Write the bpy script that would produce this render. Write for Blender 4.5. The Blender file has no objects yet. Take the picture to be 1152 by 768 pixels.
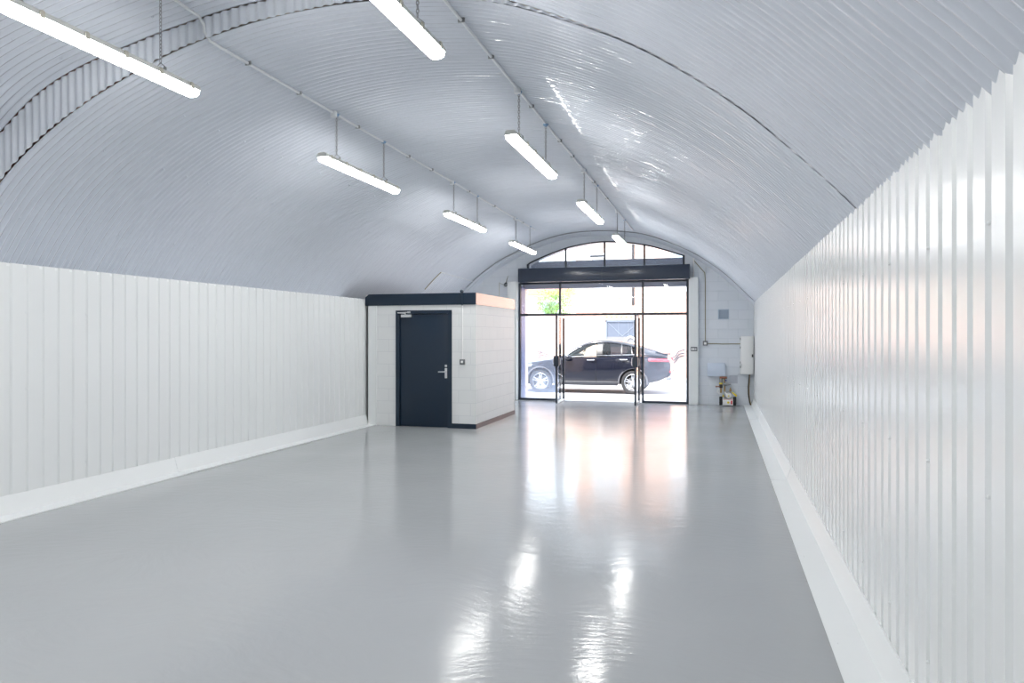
import bpy, bmesh, math, random
from mathutils import Vector, noise
random.seed(7)
S = bpy.context.scene
COL = S.collection
PI = math.pi

# ------------------------------------------------------------------ camera
F_PX = 800.0
YAW = math.atan(232 / F_PX)
EYE = 1.65
cam = bpy.data.cameras.new('camera')
cam.sensor_width = 36.0
cam.lens = F_PX / 1152 * 36.0
cam.shift_y = -7 / 1152
cam.clip_start = 0.05
cam.clip_end = 500
camo = bpy.data.objects.new('camera', cam)
camo.location = (0, 0, EYE)
camo.rotation_euler = (PI / 2, 0, YAW)
COL.objects.link(camo)
S.camera = camo

# ------------------------------------------------------------------ world, sun, exposure
SKY = 5.6
SUN = 13.0
LAMP = 46.0
S.view_settings.view_transform = 'Standard'
S.view_settings.look = 'None'
S.view_settings.exposure = 0.0
S.view_settings.gamma = 1.0
S.view_settings.use_curve_mapping = False
w = bpy.data.worlds.new('sky')
S.world = w
w.use_nodes = True
bg = w.node_tree.nodes['Background']
bg.inputs['Color'].default_value = (0.80, 0.89, 1.0, 1)
bg.inputs['Strength'].default_value = SKY
sun = bpy.data.lights.new('sun', 'SUN')
sun.energy = SUN
sun.angle = math.radians(1.0)
sun.color = (1.0, 0.95, 0.88)
suno = bpy.data.objects.new('sun', sun)
suno.rotation_euler = Vector((0.22, 0.46, -0.86)).to_track_quat('-Z', 'Y').to_euler()
suno.location = (-5, 5, 20)
COL.objects.link(suno)
try:
    S.cycles.max_bounces = 10
    S.cycles.diffuse_bounces = 6
    S.cycles.glossy_bounces = 5
    S.cycles.transparent_max_bounces = 16
    S.cycles.caustics_reflective = True
    S.cycles.sample_clamp_indirect = 6.0
except Exception:
    pass


# ------------------------------------------------------------------ materials
def nodes(name):
    m = bpy.data.materials.new(name)
    m.use_nodes = True
    nt = m.node_tree
    return m, nt, nt.nodes['Principled BSDF']


def mat(name, col, rough=0.5, metal=0.0, spec=0.5, var=0.0, vscale=3.0, bump=0.0, bscale=40.0, bdist=0.01,
        coat=0.0, stretch=(1, 1, 1), rvar=0.0, detail=3.0):
    """Plain painted / moulded surface: base colour with slight noise, optional bump."""
    m, nt, b = nodes(name)
    b.inputs['Base Color'].default_value = (*col, 1)
    b.inputs['Roughness'].default_value = rough
    b.inputs['Metallic'].default_value = metal
    b.inputs['Specular IOR Level'].default_value = spec
    b.inputs['Coat Weight'].default_value = coat
    b.inputs['Coat Roughness'].default_value = 0.04
    tc = nt.nodes.new('ShaderNodeTexCoord')
    mp = nt.nodes.new('ShaderNodeMapping')
    mp.inputs['Scale'].default_value = stretch
    nt.links.new(tc.outputs['Object'], mp.inputs['Vector'])
    if var or rvar:
        n = nt.nodes.new('ShaderNodeTexNoise')
        n.inputs['Scale'].default_value = vscale
        n.inputs['Detail'].default_value = detail
        nt.links.new(mp.outputs[0], n.inputs['Vector'])
        if var:
            mx = nt.nodes.new('ShaderNodeMix')
            mx.data_type = 'RGBA'
            mx.inputs[6].default_value = (*[c * (1 - var) for c in col], 1)
            mx.inputs[7].default_value = (*[min(1, c * (1 + var)) for c in col], 1)
            nt.links.new(n.outputs['Fac'], mx.inputs[0])
            nt.links.new(mx.outputs[2], b.inputs['Base Color'])
        if rvar:
            r = nt.nodes.new('ShaderNodeMapRange')
            r.inputs['From Min'].default_value = 0.3
            r.inputs['From Max'].default_value = 0.7
            r.inputs['To Min'].default_value = max(0.02, rough - rvar)
            r.inputs['To Max'].default_value = rough + rvar
            nt.links.new(n.outputs['Fac'], r.inputs['Value'])
            nt.links.new(r.outputs[0], b.inputs['Roughness'])
    if bump:
        n2 = nt.nodes.new('ShaderNodeTexNoise')
        n2.inputs['Scale'].default_value = bscale
        n2.inputs['Detail'].default_value = 3
        nt.links.new(mp.outputs[0], n2.inputs['Vector'])
        bp = nt.nodes.new('ShaderNodeBump')
        bp.inputs['Strength'].default_value = bump
        bp.inputs['Distance'].default_value = bdist
        nt.links.new(n2.outputs['Fac'], bp.inputs['Height'])
        nt.links.new(bp.outputs[0], b.inputs['Normal'])
    return m


def brick_mat(name, c1, c2, mortar, bw, bh, ms=0.012, rough=0.7, bump=0.4, dist=0.006, noise=0.0):
    """Masonry on upright faces: u = x + y, v = z, in metres."""
    m, nt, b = nodes(name)
    tc = nt.nodes.new('ShaderNodeTexCoord')
    sp = nt.nodes.new('ShaderNodeSeparateXYZ')
    ad = nt.nodes.new('ShaderNodeMath')
    cb = nt.nodes.new('ShaderNodeCombineXYZ')
    nt.links.new(tc.outputs['Object'], sp.inputs[0])
    nt.links.new(sp.outputs['X'], ad.inputs[0])
    nt.links.new(sp.outputs['Y'], ad.inputs[1])
    nt.links.new(ad.outputs[0], cb.inputs['X'])
    nt.links.new(sp.outputs['Z'], cb.inputs['Y'])
    br = nt.nodes.new('ShaderNodeTexBrick')
    br.inputs['Scale'].default_value = 1.0
    br.inputs['Color1'].default_value = (*c1, 1)
    br.inputs['Color2'].default_value = (*c2, 1)
    br.inputs['Mortar'].default_value = (*mortar, 1)
    br.inputs['Mortar Size'].default_value = ms
    br.inputs['Mortar Smooth'].default_value = 0.3
    br.inputs['Brick Width'].default_value = bw
    br.inputs['Row Height'].default_value = bh
    nt.links.new(cb.outputs[0], br.inputs['Vector'])
    nt.links.new(br.outputs['Color'], b.inputs['Base Color'])
    b.inputs['Roughness'].default_value = rough
    bp = nt.nodes.new('ShaderNodeBump')
    bp.inputs['Strength'].default_value = bump
    bp.inputs['Distance'].default_value = dist
    bp.invert = True
    if noise:
        n = nt.nodes.new('ShaderNodeTexNoise')
        n.inputs['Scale'].default_value = 60
        nt.links.new(tc.outputs['Object'], n.inputs['Vector'])
        mm = nt.nodes.new('ShaderNodeMath')
        mm.operation = 'MULTIPLY_ADD'
        nt.links.new(n.outputs['Fac'], mm.inputs[0])
        mm.inputs[1].default_value = noise
        nt.links.new(br.outputs['Fac'], mm.inputs[2])
        nt.links.new(mm.outputs[0], bp.inputs['Height'])
    else:
        nt.links.new(br.outputs['Fac'], bp.inputs['Height'])
    nt.links.new(bp.outputs[0], b.inputs['Normal'])
    return m


def glass_mat(name, tint=(0.96, 0.98, 0.98), haze=0.0, haze_col=(0.8, 0.86, 0.95), hscale=(1, 1, 1), low=0.0, refl=1.0):
    """Thin pane: see-through with Fresnel reflection, optional milky film with its own streaks."""
    m = bpy.data.materials.new(name)
    m.use_nodes = True
    nt = m.node_tree
    nt.nodes.clear()
    out = nt.nodes.new('ShaderNodeOutputMaterial')
    tr = nt.nodes.new('ShaderNodeBsdfTransparent')
    tr.inputs[0].default_value = (*tint, 1)
    gl = nt.nodes.new('ShaderNodeBsdfGlossy')
    gl.inputs['Roughness'].default_value = 0.02
    fr = nt.nodes.new('ShaderNodeFresnel')
    fr.inputs['IOR'].default_value = 1.45
    mx = nt.nodes.new('ShaderNodeMixShader')
    if refl != 1.0:
        k = nt.nodes.new('ShaderNodeMath')
        k.operation = 'MULTIPLY'
        k.inputs[1].default_value = refl
        nt.links.new(fr.outputs[0], k.inputs[0])
        nt.links.new(k.outputs[0], mx.inputs[0])
    else:
        nt.links.new(fr.outputs[0], mx.inputs[0])
    nt.links.new(tr.outputs[0], mx.inputs[1])
    nt.links.new(gl.outputs[0], mx.inputs[2])
    last = mx
    if haze:
        tl = nt.nodes.new('ShaderNodeBsdfTranslucent')
        tl.inputs[0].default_value = (*haze_col, 1)
        tc = nt.nodes.new('ShaderNodeTexCoord')
        mp = nt.nodes.new('ShaderNodeMapping')
        mp.inputs['Scale'].default_value = hscale
        n = nt.nodes.new('ShaderNodeTexNoise')
        n.inputs['Scale'].default_value = 2.0
        n.inputs['Detail'].default_value = 6
        r = nt.nodes.new('ShaderNodeMapRange')
        r.inputs['From Min'].default_value = 0.3
        r.inputs['From Max'].default_value = 0.7
        r.inputs['To Min'].default_value = haze * 0.75
        r.inputs['To Max'].default_value = haze * 1.25
        nt.links.new(tc.outputs['Object'], mp.inputs['Vector'])
        nt.links.new(mp.outputs[0], n.inputs['Vector'])
        nt.links.new(n.outputs['Fac'], r.inputs['Value'])
        fac = r.outputs[0]
        if low:                                    # splash film on the lowest half metre of the pane
            sp = nt.nodes.new('ShaderNodeSeparateXYZ')
            nt.links.new(tc.outputs['Object'], sp.inputs[0])
            r2 = nt.nodes.new('ShaderNodeMapRange')
            r2.inputs['From Min'].default_value = 0.1
            r2.inputs['From Max'].default_value = 0.75
            r2.inputs['To Min'].default_value = low
            r2.inputs['To Max'].default_value = 0.0
            nt.links.new(sp.outputs['Z'], r2.inputs['Value'])
            ad = nt.nodes.new('ShaderNodeMath')
            ad.use_clamp = True
            nt.links.new(fac, ad.inputs[0])
            nt.links.new(r2.outputs[0], ad.inputs[1])
            fac = ad.outputs[0]
        m2 = nt.nodes.new('ShaderNodeMixShader')
        nt.links.new(fac, m2.inputs[0])
        nt.links.new(mx.outputs[0], m2.inputs[1])
        nt.links.new(tl.outputs[0], m2.inputs[2])
        last = m2
    nt.links.new(last.outputs[0], out.inputs[0])
    return m


def emit_mat(name, col, strength):
    m, nt, b = nodes(name)
    b.inputs['Base Color'].default_value = (0.9, 0.9, 0.9, 1)
    b.inputs['Emission Color'].default_value = (*col, 1)
    b.inputs['Emission Strength'].default_value = strength
    return m


M = {}
M['ceiling'] = mat('painted corrugated sheet', (0.62, 0.655, 0.72), rough=0.05, spec=0.7, bump=0.7, bscale=1.0, bdist=0.024,
                   var=0.02, stretch=(1.7, 13.6, 1.7))
M['riser'] = mat('painted riser sheet', (0.66, 0.69, 0.74), rough=0.35, var=0.03)
M['white_sheet'] = mat('white box profile sheet', (0.78, 0.80, 0.80), rough=0.22, spec=0.65, bump=0.05, bscale=3.0, bdist=0.006, var=0.015)
M['white_trim'] = mat('white pressed trim', (0.80, 0.82, 0.82), rough=0.35, var=0.015)
M['smooth_white'] = mat('smooth white lining', (0.72, 0.76, 0.83), rough=0.3, bump=0.04, bscale=4)
M['block'] = brick_mat('white painted blockwork', (0.76, 0.77, 0.765), (0.74, 0.755, 0.75), (0.67, 0.685, 0.69), 0.45, 0.225, ms=0.006,
                       rough=0.5, bump=0.5, dist=0.005, noise=0.10)
M['block_end'] = brick_mat('pale painted blockwork', (0.70, 0.735, 0.785), (0.68, 0.72, 0.77), (0.63, 0.67, 0.72), 0.45, 0.225, ms=0.006,
                           rough=0.5, bump=0.5, dist=0.005, noise=0.10)
M['navy'] = mat('navy gloss paint', (0.009, 0.022, 0.042), rough=0.32, spec=0.4, bump=0.06, bscale=25, bdist=0.004, var=0.06)
M['navy_gloss'] = mat('navy full gloss paint', (0.013, 0.028, 0.055), rough=0.12, spec=0.65, coat=0.8, bump=0.10, bscale=9, bdist=0.004, stretch=(1, 3, 0.4))
M['shutter'] = mat('dark slate shutter paint', (0.040, 0.052, 0.078), rough=0.22, spec=0.5, bump=0.10, bscale=3.0, bdist=0.02, var=0.05)
M['frame'] = mat('dark anodised frame', (0.022, 0.032, 0.048), rough=0.35, var=0.05)
M['steel'] = mat('brushed steel', (0.70, 0.71, 0.72), rough=0.28, metal=1.0, var=0.03)
M['zinc'] = mat('dull zinc', (0.32, 0.33, 0.33), rough=0.45, metal=0.8, var=0.05)
M['chain'] = mat('dark steel chain', (0.30, 0.30, 0.31), rough=0.45, metal=0.7, var=0.05)
M['housing'] = mat('grey lamp housing', (0.56, 0.57, 0.54), rough=0.45, var=0.03)
M['clip'] = mat('beige lamp clip', (0.52, 0.49, 0.42), rough=0.4, metal=0.3, var=0.05)
M['conduit'] = mat('grey white conduit', (0.66, 0.68, 0.70), rough=0.4, var=0.04)
M['cap_blue'] = mat('blue hook plate', (0.20, 0.33, 0.50), rough=0.4, metal=0.3, var=0.08)
M['diffuser'] = emit_mat('lit lamp diffuser', (1.0, 0.985, 0.96), LAMP)
M['glass'] = glass_mat('clear door glass')
M['glass_hazy'] = glass_mat('film covered glass', haze=0.16, low=0.24, haze_col=(0.55, 0.66, 0.86), hscale=(1, 1, 1.5))
M['glass_hazy_b'] = glass_mat('lightly filmed glass', haze=0.14, low=0.0, haze_col=(0.62, 0.70, 0.86), hscale=(1, 1, 1.5))
M['glass_up'] = glass_mat('upper glass', haze=0.05)
M['glass_car'] = glass_mat('car glass', tint=(0.80, 0.90, 0.88))
M['glass_dark'] = glass_mat('privacy glass', tint=(0.20, 0.22, 0.26))
M['brick'] = brick_mat('red stock brick', (0.58, 0.31, 0.225), (0.66, 0.375, 0.275), (0.70, 0.58, 0.49), 0.23, 0.08, ms=0.011, rough=0.85, bump=0.3)
M['brick_pale'] = brick_mat('pale orange brick', (0.64, 0.47, 0.37), (0.70, 0.53, 0.43), (0.70, 0.63, 0.57), 0.23, 0.08, ms=0.011, rough=0.85, bump=0.3)
M['asphalt'] = mat('pale worn asphalt', (0.46, 0.46, 0.48), rough=0.85, var=0.12, vscale=8, bump=0.3, bscale=120)
M['paving'] = mat('pale concrete paving', (0.50, 0.49, 0.47), rough=0.8, var=0.08, vscale=4, bump=0.2, bscale=60)
M['render'] = mat('white render', (0.85, 0.84, 0.82), rough=0.7, var=0.03)
M['tile'] = mat('red clay tile', (0.42, 0.14, 0.07), rough=0.75, var=0.2, vscale=9)
M['black'] = mat('black plastic', (0.015, 0.015, 0.017), rough=0.4, var=0.1)
M['board'] = mat('blue grey window board', (0.080, 0.096, 0.130), rough=0.6, var=0.10, vscale=2.0)
M['board_pale'] = mat('pale grey board', (0.15, 0.15, 0.16), rough=0.6, var=0.06)
M['white'] = mat('white paint', (0.86, 0.86, 0.85), rough=0.4, var=0.02)
M['pale_box'] = mat('pale grey enamel', (0.60, 0.67, 0.78), rough=0.4, var=0.02)
M['vent'] = mat('blue grey grille', (0.42, 0.50, 0.60), rough=0.5, var=0.05)
M['patch'] = mat('grey plaster patch', (0.47, 0.50, 0.56), rough=0.6, var=0.06, vscale=12)
M['yellow'] = mat('yellow plastic', (0.85, 0.66, 0.02), rough=0.45, var=0.05)
M['brass'] = mat('tarnished brass', (0.42, 0.29, 0.13), rough=0.4, metal=0.8, var=0.15, vscale=20)
M['copper'] = mat('dull copper pipe', (0.30, 0.13, 0.09), rough=0.45, metal=0.6, var=0.2, vscale=20)
M['cable'] = mat('dark brown cable', (0.05, 0.04, 0.03), rough=0.5, var=0.2)
M['olive'] = mat('old olive cable', (0.33, 0.31, 0.22), rough=0.55, var=0.1)
M['red'] = mat('red mark', (0.65, 0.06, 0.08), rough=0.5, var=0.05)
M['paint'] = mat('dark blue black car paint', (0.006, 0.007, 0.014), rough=0.16, spec=0.35, coat=0.35, var=0.05)
M['arch'] = mat('grey arch trim', (0.10, 0.10, 0.11), rough=0.4, var=0.05)
M['cladding'] = mat('dark sill cladding', (0.022, 0.024, 0.030), rough=0.4, var=0.05)
M['chrome'] = mat('chrome strip', (0.80, 0.81, 0.83), rough=0.15, metal=1.0, var=0.02)
M['alloy'] = mat('silver alloy', (0.72, 0.73, 0.76), rough=0.25, metal=0.85, var=0.03)
M['tyre'] = mat('tyre rubber', (0.02, 0.02, 0.022), rough=0.7, var=0.1, bump=0.2, bscale=60)
M['tail'] = mat('red lamp lens', (0.75, 0.04, 0.07), rough=0.12, coat=1.0, var=0.05)
M['lens'] = mat('clear lamp lens', (0.65, 0.70, 0.75), rough=0.1, coat=1.0, var=0.05)
M['leather'] = mat('grey seat leather', (0.20, 0.20, 0.21), rough=0.55, var=0.05)
M['dash'] = mat('black dashboard', (0.02, 0.02, 0.022), rough=0.5, var=0.05)
M['bark'] = mat('tree bark', (0.16, 0.11, 0.07), rough=0.9, var=0.25, bump=0.5, bscale=20)
M['leaf'] = mat('fresh green leaves', (0.12, 0.27, 0.02), rough=0.5, var=0.35, vscale=4)
M['kerb'] = mat('stone kerb', (0.48, 0.47, 0.46), rough=0.8, var=0.08)


def floor_mat():
    m, nt, b = nodes('grey resin floor')
    tc = nt.nodes.new('ShaderNodeTexCoord')
    n = nt.nodes.new('ShaderNodeTexNoise')
    n.inputs['Scale'].default_value = 0.9
    n.inputs['Detail'].default_value = 5
    nt.links.new(tc.outputs['Object'], n.inputs['Vector'])
    mx = nt.nodes.new('ShaderNodeMix')
    mx.data_type = 'RGBA'
    mx.inputs[6].default_value = (0.355, 0.370, 0.380, 1)
    mx.inputs[7].default_value = (0.395, 0.408, 0.418, 1)
    nt.links.new(n.outputs['Fac'], mx.inputs[0])
    nt.links.new(mx.outputs[2], b.inputs['Base Color'])
    # roller and brush sweeps: warped streak noise, used as bump and as roughness patches
    w1 = nt.nodes.new('ShaderNodeTexNoise')
    w1.inputs['Scale'].default_value = 0.7
    w1.inputs['Detail'].default_value = 2
    nt.links.new(tc.outputs['Object'], w1.inputs['Vector'])
    vm = nt.nodes.new('ShaderNodeVectorMath')
    vm.operation = 'MULTIPLY_ADD'
    vm.inputs[1].default_value = (1.3, 1.3, 0)
    nt.links.new(w1.outputs['Color'], vm.inputs[0])
    nt.links.new(tc.outputs['Object'], vm.inputs[2])
    mp = nt.nodes.new('ShaderNodeMapping')
    mp.inputs['Scale'].default_value = (3.5, 9.0, 1)
    mp.inputs['Rotation'].default_value = (0, 0, 0.2)
    nt.links.new(vm.outputs[0], mp.inputs['Vector'])
    s = nt.nodes.new('ShaderNodeTexNoise')
    s.inputs['Scale'].default_value = 1.6
    s.inputs['Detail'].default_value = 3
    nt.links.new(mp.outputs[0], s.inputs['Vector'])
    bp = nt.nodes.new('ShaderNodeBump')
    bp.inputs['Strength'].default_value = 0.24
    bp.inputs['Distance'].default_value = 0.009
    nt.links.new(s.outputs['Fac'], bp.inputs['Height'])
    nt.links.new(bp.outputs[0], b.inputs['Normal'])
    r = nt.nodes.new('ShaderNodeMapRange')
    r.inputs['From Min'].default_value = 0.3
    r.inputs['From Max'].default_value = 0.7
    r.inputs['To Min'].default_value = 0.11
    r.inputs['To Max'].default_value = 0.17
    nt.links.new(n.outputs['Fac'], r.inputs['Value'])
    nt.links.new(r.outputs[0], b.inputs['Roughness'])
    b.inputs['Specular IOR Level'].default_value = 0.17
    return m


M['floor'] = floor_mat()


# ------------------------------------------------------------------ mesh helpers
class MB:
    def __init__(s):
        s.v = []
        s.f = []

    def add(s, vs, fs):
        n = len(s.v)
        s.v += [tuple(p) for p in vs]
        s.f += [tuple(i + n for i in f) for f in fs]
        return s

    def box(s, x0, x1, y0, y1, z0, z1):
        vs = [(x, y, z) for x in (x0, x1) for y in (y0, y1) for z in (z0, z1)]
        fs = [(0, 1, 3, 2), (4, 6, 7, 5), (0, 4, 5, 1), (2, 3, 7, 6), (0, 2, 6, 4), (1, 5, 7, 3)]
        return s.add(vs, fs)

    def bbox(s, x0, x1, y0, y1, z0, z1, r=0.005):
        """box with chamfered edges"""
        bm = bmesh.new()
        bmesh.ops.create_cube(bm, size=1)
        for v in bm.verts:
            v.co = ((x0 + x1) / 2 + v.co.x * (x1 - x0), (y0 + y1) / 2 + v.co.y * (y1 - y0), (z0 + z1) / 2 + v.co.z * (z1 - z0))
        bmesh.ops.bevel(bm, geom=list(bm.edges), offset=r, segments=2, profile=0.5, affect='EDGES')
        return s.frombm(bm)

    def frombm(s, bm):
        bm.verts.index_update()
        s.add([v.co[:] for v in bm.verts], [[v.index for v in f.verts] for f in bm.faces])
        bm.free()
        return s

    def prism(s, pts, a0, a1, axis='y'):
        """closed outline extruded along an axis; pts are the two other coordinates in order"""
        n = len(pts)

        def P(p, a):
            return (p[0], a, p[1]) if axis == 'y' else ((a, p[0], p[1]) if axis == 'x' else (p[0], p[1], a))
        vs = [P(p, a0) for p in pts] + [P(p, a1) for p in pts]
        fs = [(i, (i + 1) % n, n + (i + 1) % n, n + i) for i in range(n)]
        fs += [tuple(range(n - 1, -1, -1)), tuple(range(n, 2 * n))]
        return s.add(vs, fs)

    def tube(s, pts, r, n=8, caps=True):
        pts = [Vector(p) for p in pts]
        rings = []
        up = None
        for i, p in enumerate(pts):
            a = pts[max(i - 1, 0)]
            b = pts[min(i + 1, len(pts) - 1)]
            t = (b - a).normalized()
            if up is None:
                up = Vector((0, 0, 1)) if abs(t.z) < 0.9 else Vector((1, 0, 0))
            e1 = (up - t * up.dot(t)).normalized()
            e2 = t.cross(e1)
            up = e1
            rr = r[i] if isinstance(r, (list, tuple)) else r
            rings.append([p + e1 * rr * math.cos(2 * PI * k / n) + e2 * rr * math.sin(2 * PI * k / n) for k in range(n)])
        vs = [v for ring in rings for v in ring]
        fs = []
        for i in range(len(pts) - 1):
            for k in range(n):
                fs.append((i * n + k, i * n + (k + 1) % n, (i + 1) * n + (k + 1) % n, (i + 1) * n + k))
        if caps:
            fs.append(tuple(range(n - 1, -1, -1)))
            fs.append(tuple(range((len(pts) - 1) * n, len(pts) * n)))
        return s.add(vs, fs)

    def lathe(s, prof, c, axis='z', n=24, a0=0.0, a1=2 * PI):
        """profile of (radius, height along axis) spun about an axis through c; closed turn only if full"""
        full = abs(a1 - a0 - 2 * PI) < 1e-6
        m = n if full else n + 1
        vs = []
        for r, h in prof:
            for k in range(m):
                a = a0 + (a1 - a0) * k / n
                u, v = r * math.cos(a), r * math.sin(a)
                q = {'z': (u, v, h), 'y': (u, h, v), 'x': (h, u, v)}[axis]
                vs.append((c[0] + q[0], c[1] + q[1], c[2] + q[2]))
        fs = []
        for i in range(len(prof) - 1):
            for k in range(n):
                k2 = (k + 1) % m
                fs.append((i * m + k, i * m + k2, (i + 1) * m + k2, (i + 1) * m + k))
        return s.add(vs, fs)

    def grid(s, rows, close=False):
        n = len(rows[0])
        vs = [p for r in rows for p in r]
        fs = []
        for i in range(len(rows) - 1):
            for k in range(n - 1 + (1 if close else 0)):
                fs.append((i * n + k, i * n + (k + 1) % n, (i + 1) * n + (k + 1) % n, (i + 1) * n + k))
        return s.add(vs, fs)

    def sphere(s, c, r, sc=(1, 1, 1), n=12):
        bm = bmesh.new()
        bmesh.ops.create_uvsphere(bm, u_segments=n, v_segments=max(6, n // 2), radius=r)
        for v in bm.verts:
            v.co = (c[0] + v.co.x * sc[0], c[1] + v.co.y * sc[1], c[2] + v.co.z * sc[2])
        return s.frombm(bm)

    def mesh(s, name, material, smooth=False, fix=True):
        me = bpy.data.meshes.new(name)
        me.from_pydata(s.v, [], s.f)
        if fix:
            bm = bmesh.new()
            bm.from_mesh(me)
            bmesh.ops.recalc_face_normals(bm, faces=bm.faces)
            bm.to_mesh(me)
            bm.free()
        me.materials.append(material)
        if smooth:
            for p in me.polygons:
                p.use_smooth = True
            if smooth != 'all':
                try:
                    me.set_sharp_from_angle(angle=math.radians(38))
                except Exception:
                    pass
        me.update()
        return me


def obj(name, mb, material, parent=None, smooth=False, loc=None, fix=True):
    o = bpy.data.objects.new(name, mb.mesh(name, material, smooth, fix))
    COL.objects.link(o)
    if parent:
        o.parent = parent
    if loc:
        o.location = loc
    return o


def tag(o, label, cat, group=None, kind=None):
    o['label'] = label
    o['category'] = cat
    if group:
        o['group'] = group
    if kind:
        o['kind'] = kind
    return o


def thing(name, label, cat, loc=(0, 0, 0), rz=0.0, group=None, kind=None):
    o = bpy.data.objects.new(name, None)
    o.empty_display_size = 0.1
    o.location = loc
    o.rotation_euler = (0, 0, rz)
    COL.objects.link(o)
    return tag(o, label, cat, group, kind)


def interp(tab, x):
    if x <= tab[0][0]:
        return tab[0][1]
    for (a, u), (b, v) in zip(tab, tab[1:]):
        if x <= b:
            return u + (v - u) * (x - a) / (b - a)
    return tab[-1][1]


def smooth_interp(tab, x):
    """Catmull-Rom through (x, y) pairs"""
    n = len(tab)
    if x <= tab[0][0]:
        return tab[0][1]
    if x >= tab[-1][0]:
        return tab[-1][1]
    i = max(k for k in range(n - 1) if tab[k][0] <= x)
    x0, y0 = tab[i]
    x1, y1 = tab[i + 1]
    h = x1 - x0

    def sl(k):
        if k == 0:
            return (tab[1][1] - tab[0][1]) / (tab[1][0] - tab[0][0])
        if k == n - 1:
            return (tab[-1][1] - tab[-2][1]) / (tab[-1][0] - tab[-2][0])
        return (tab[k + 1][1] - tab[k - 1][1]) / (tab[k + 1][0] - tab[k - 1][0])
    t = (x - x0) / h
    return ((2 * t**3 - 3 * t**2 + 1) * y0 + (t**3 - 2 * t**2 + t) * h * sl(i)
            + (-2 * t**3 + 3 * t**2) * y1 + (t**3 - t**2) * h * sl(i + 1))


# ------------------------------------------------------------------ room dimensions
XL, XR = -6.25, 0.80            # wall sheets
ZL, ZR = 2.315, 2.445           # where the sheets stop
YB, YS, YF = -4.2, 4.88, 17.55  # back, step in the vault, end wall
YC = 11.85                      # front of the block cubicle
NEAR = [(-7.05, 2.20), (-6.66, 2.72), (-6.256, 3.123), (-5.84, 3.41), (-5.42, 3.63), (-5.0, 3.80), (-4.33, 4.01), (-3.64, 4.135),
        (-3.0, 4.175), (-2.4, 4.155), (-1.84, 4.085), (-1.40, 3.965), (-0.97, 3.79), (-0.58, 3.60), (-0.19, 3.345), (0.2, 3.035),
        (0.596, 2.645), (0.80, 2.425), (1.0, 2.20)]
FAR = [(-6.80, 2.20), (-6.41, 2.65), (-6.02, 3.03), (-5.70, 3.28), (-5.35, 3.51), (-4.98, 3.70), (-4.33, 3.97), (-3.64, 4.145),
       (-3.0, 4.195), (-2.4, 4.17), (-1.84, 4.10), (-1.40, 3.97), (-0.97, 3.79), (-0.58, 3.60), (-0.19, 3.345), (0.2, 3.035),
       (0.596, 2.645), (0.80, 2.435), (1.0, 2.20)]
STEP = [0.50, 0.47, 0.42, 0.40, 0.34, 0.27, 0.185, 0.145, 0.11, 0.08, 0.05, 0.022, 0.008, 0.004, 0.002, 0.0, 0.0, 0.0, 0.0]


def cr(pts, t):
    n = len(pts) - 1
    t = min(max(t, 0), n - 1e-6)
    i = int(t)
    u = t - i
    p0, p1, p2, p3 = pts[max(i - 1, 0)], pts[i], pts[i + 1], pts[min(i + 2, n)]
    return tuple(0.5 * (2 * b + (c - a) * u + (2 * a - 5 * b + 4 * c - d) * u * u + (3 * b - a - 3 * c + d) * u ** 3)
                 for a, b, c, d in zip(p0, p1, p2, p3))


NP = 90


def profile(y, step=0.0, n=NP):
    k = min(max((y - YS) / (YF - YS), 0), 1)
    ctl = [(a[0] + (b[0] - a[0]) * k, a[1] + (b[1] - a[1]) * k + step * s) for a, b, s in zip(NEAR, FAR, STEP)]
    return [cr(ctl, (len(ctl) - 1) * i / n) for i in range(n + 1)]


def vault_z(x, y):
    pr = profile(y, 1.0 if y < YS else 0.0)
    for (a, u), (b, v) in zip(pr, pr[1:]):
        if a <= x <= b:
            return u + (v - u) * (x - a) / (b - a)
    return pr[0][1]


# ------------------------------------------------------------------ setting: floor, vault, walls
mb = MB()
mb.box(XL - 0.9, 1.1, YB - 0.1, YF + 0.12, -0.30, 0.0)
tag(obj('floor', mb, M['floor']), 'glossy grey resin floor of the whole unit', 'floor', kind='structure')


def skew(x, y):
    """the sheets run a little out of square, less so towards the glazed end"""
    return -0.036 * (x + 4.2) * min(max((YF - y) / (YF - YS), 0), 1)


def corrugated(y0, y1, step, pitch=0.0735, amp=0.0105, per=10):
    """hand-fixed sheets: rounded ribs with tight valleys, each rib a little different along its length"""
    mb = MB()
    rows = []
    n = int((y1 - y0) / pitch * per)
    for j in range(n + 1):
        y = y0 + (y1 - y0) * j / n
        pr = profile(y, step)
        ph = 2 * PI * (y - y0) / pitch
        rib = math.floor((y - y0) / pitch + 0.5)
        base = 1 - 2 * abs(math.sin(ph / 2)) ** 2.2
        row = []
        for i, (x, z) in enumerate(pr):
            a = pr[max(i - 1, 0)]
            b = pr[min(i + 1, NP)]
            tx, tz = b[0] - a[0], b[1] - a[1]
            L = math.hypot(tx, tz)
            k = noise.noise((rib * 3.71, i * 0.16, step * 9.0))
            k2 = noise.noise((rib * 5.13 + 40, i * 0.22, step * 9.0))
            d = amp * base * (1 + 0.22 * k) + 0.0016 * k2 * math.sin(ph) + 0.004 * noise.noise((y * 0.9, i * 0.08, 3.3))
            row.append((x + tz / L * d, y + skew(x, y), z - tx / L * d))
        rows.append(row)
    mb.grid(rows)
    return mb


v = corrugated(YS, YF - 0.36, 0.0)
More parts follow.
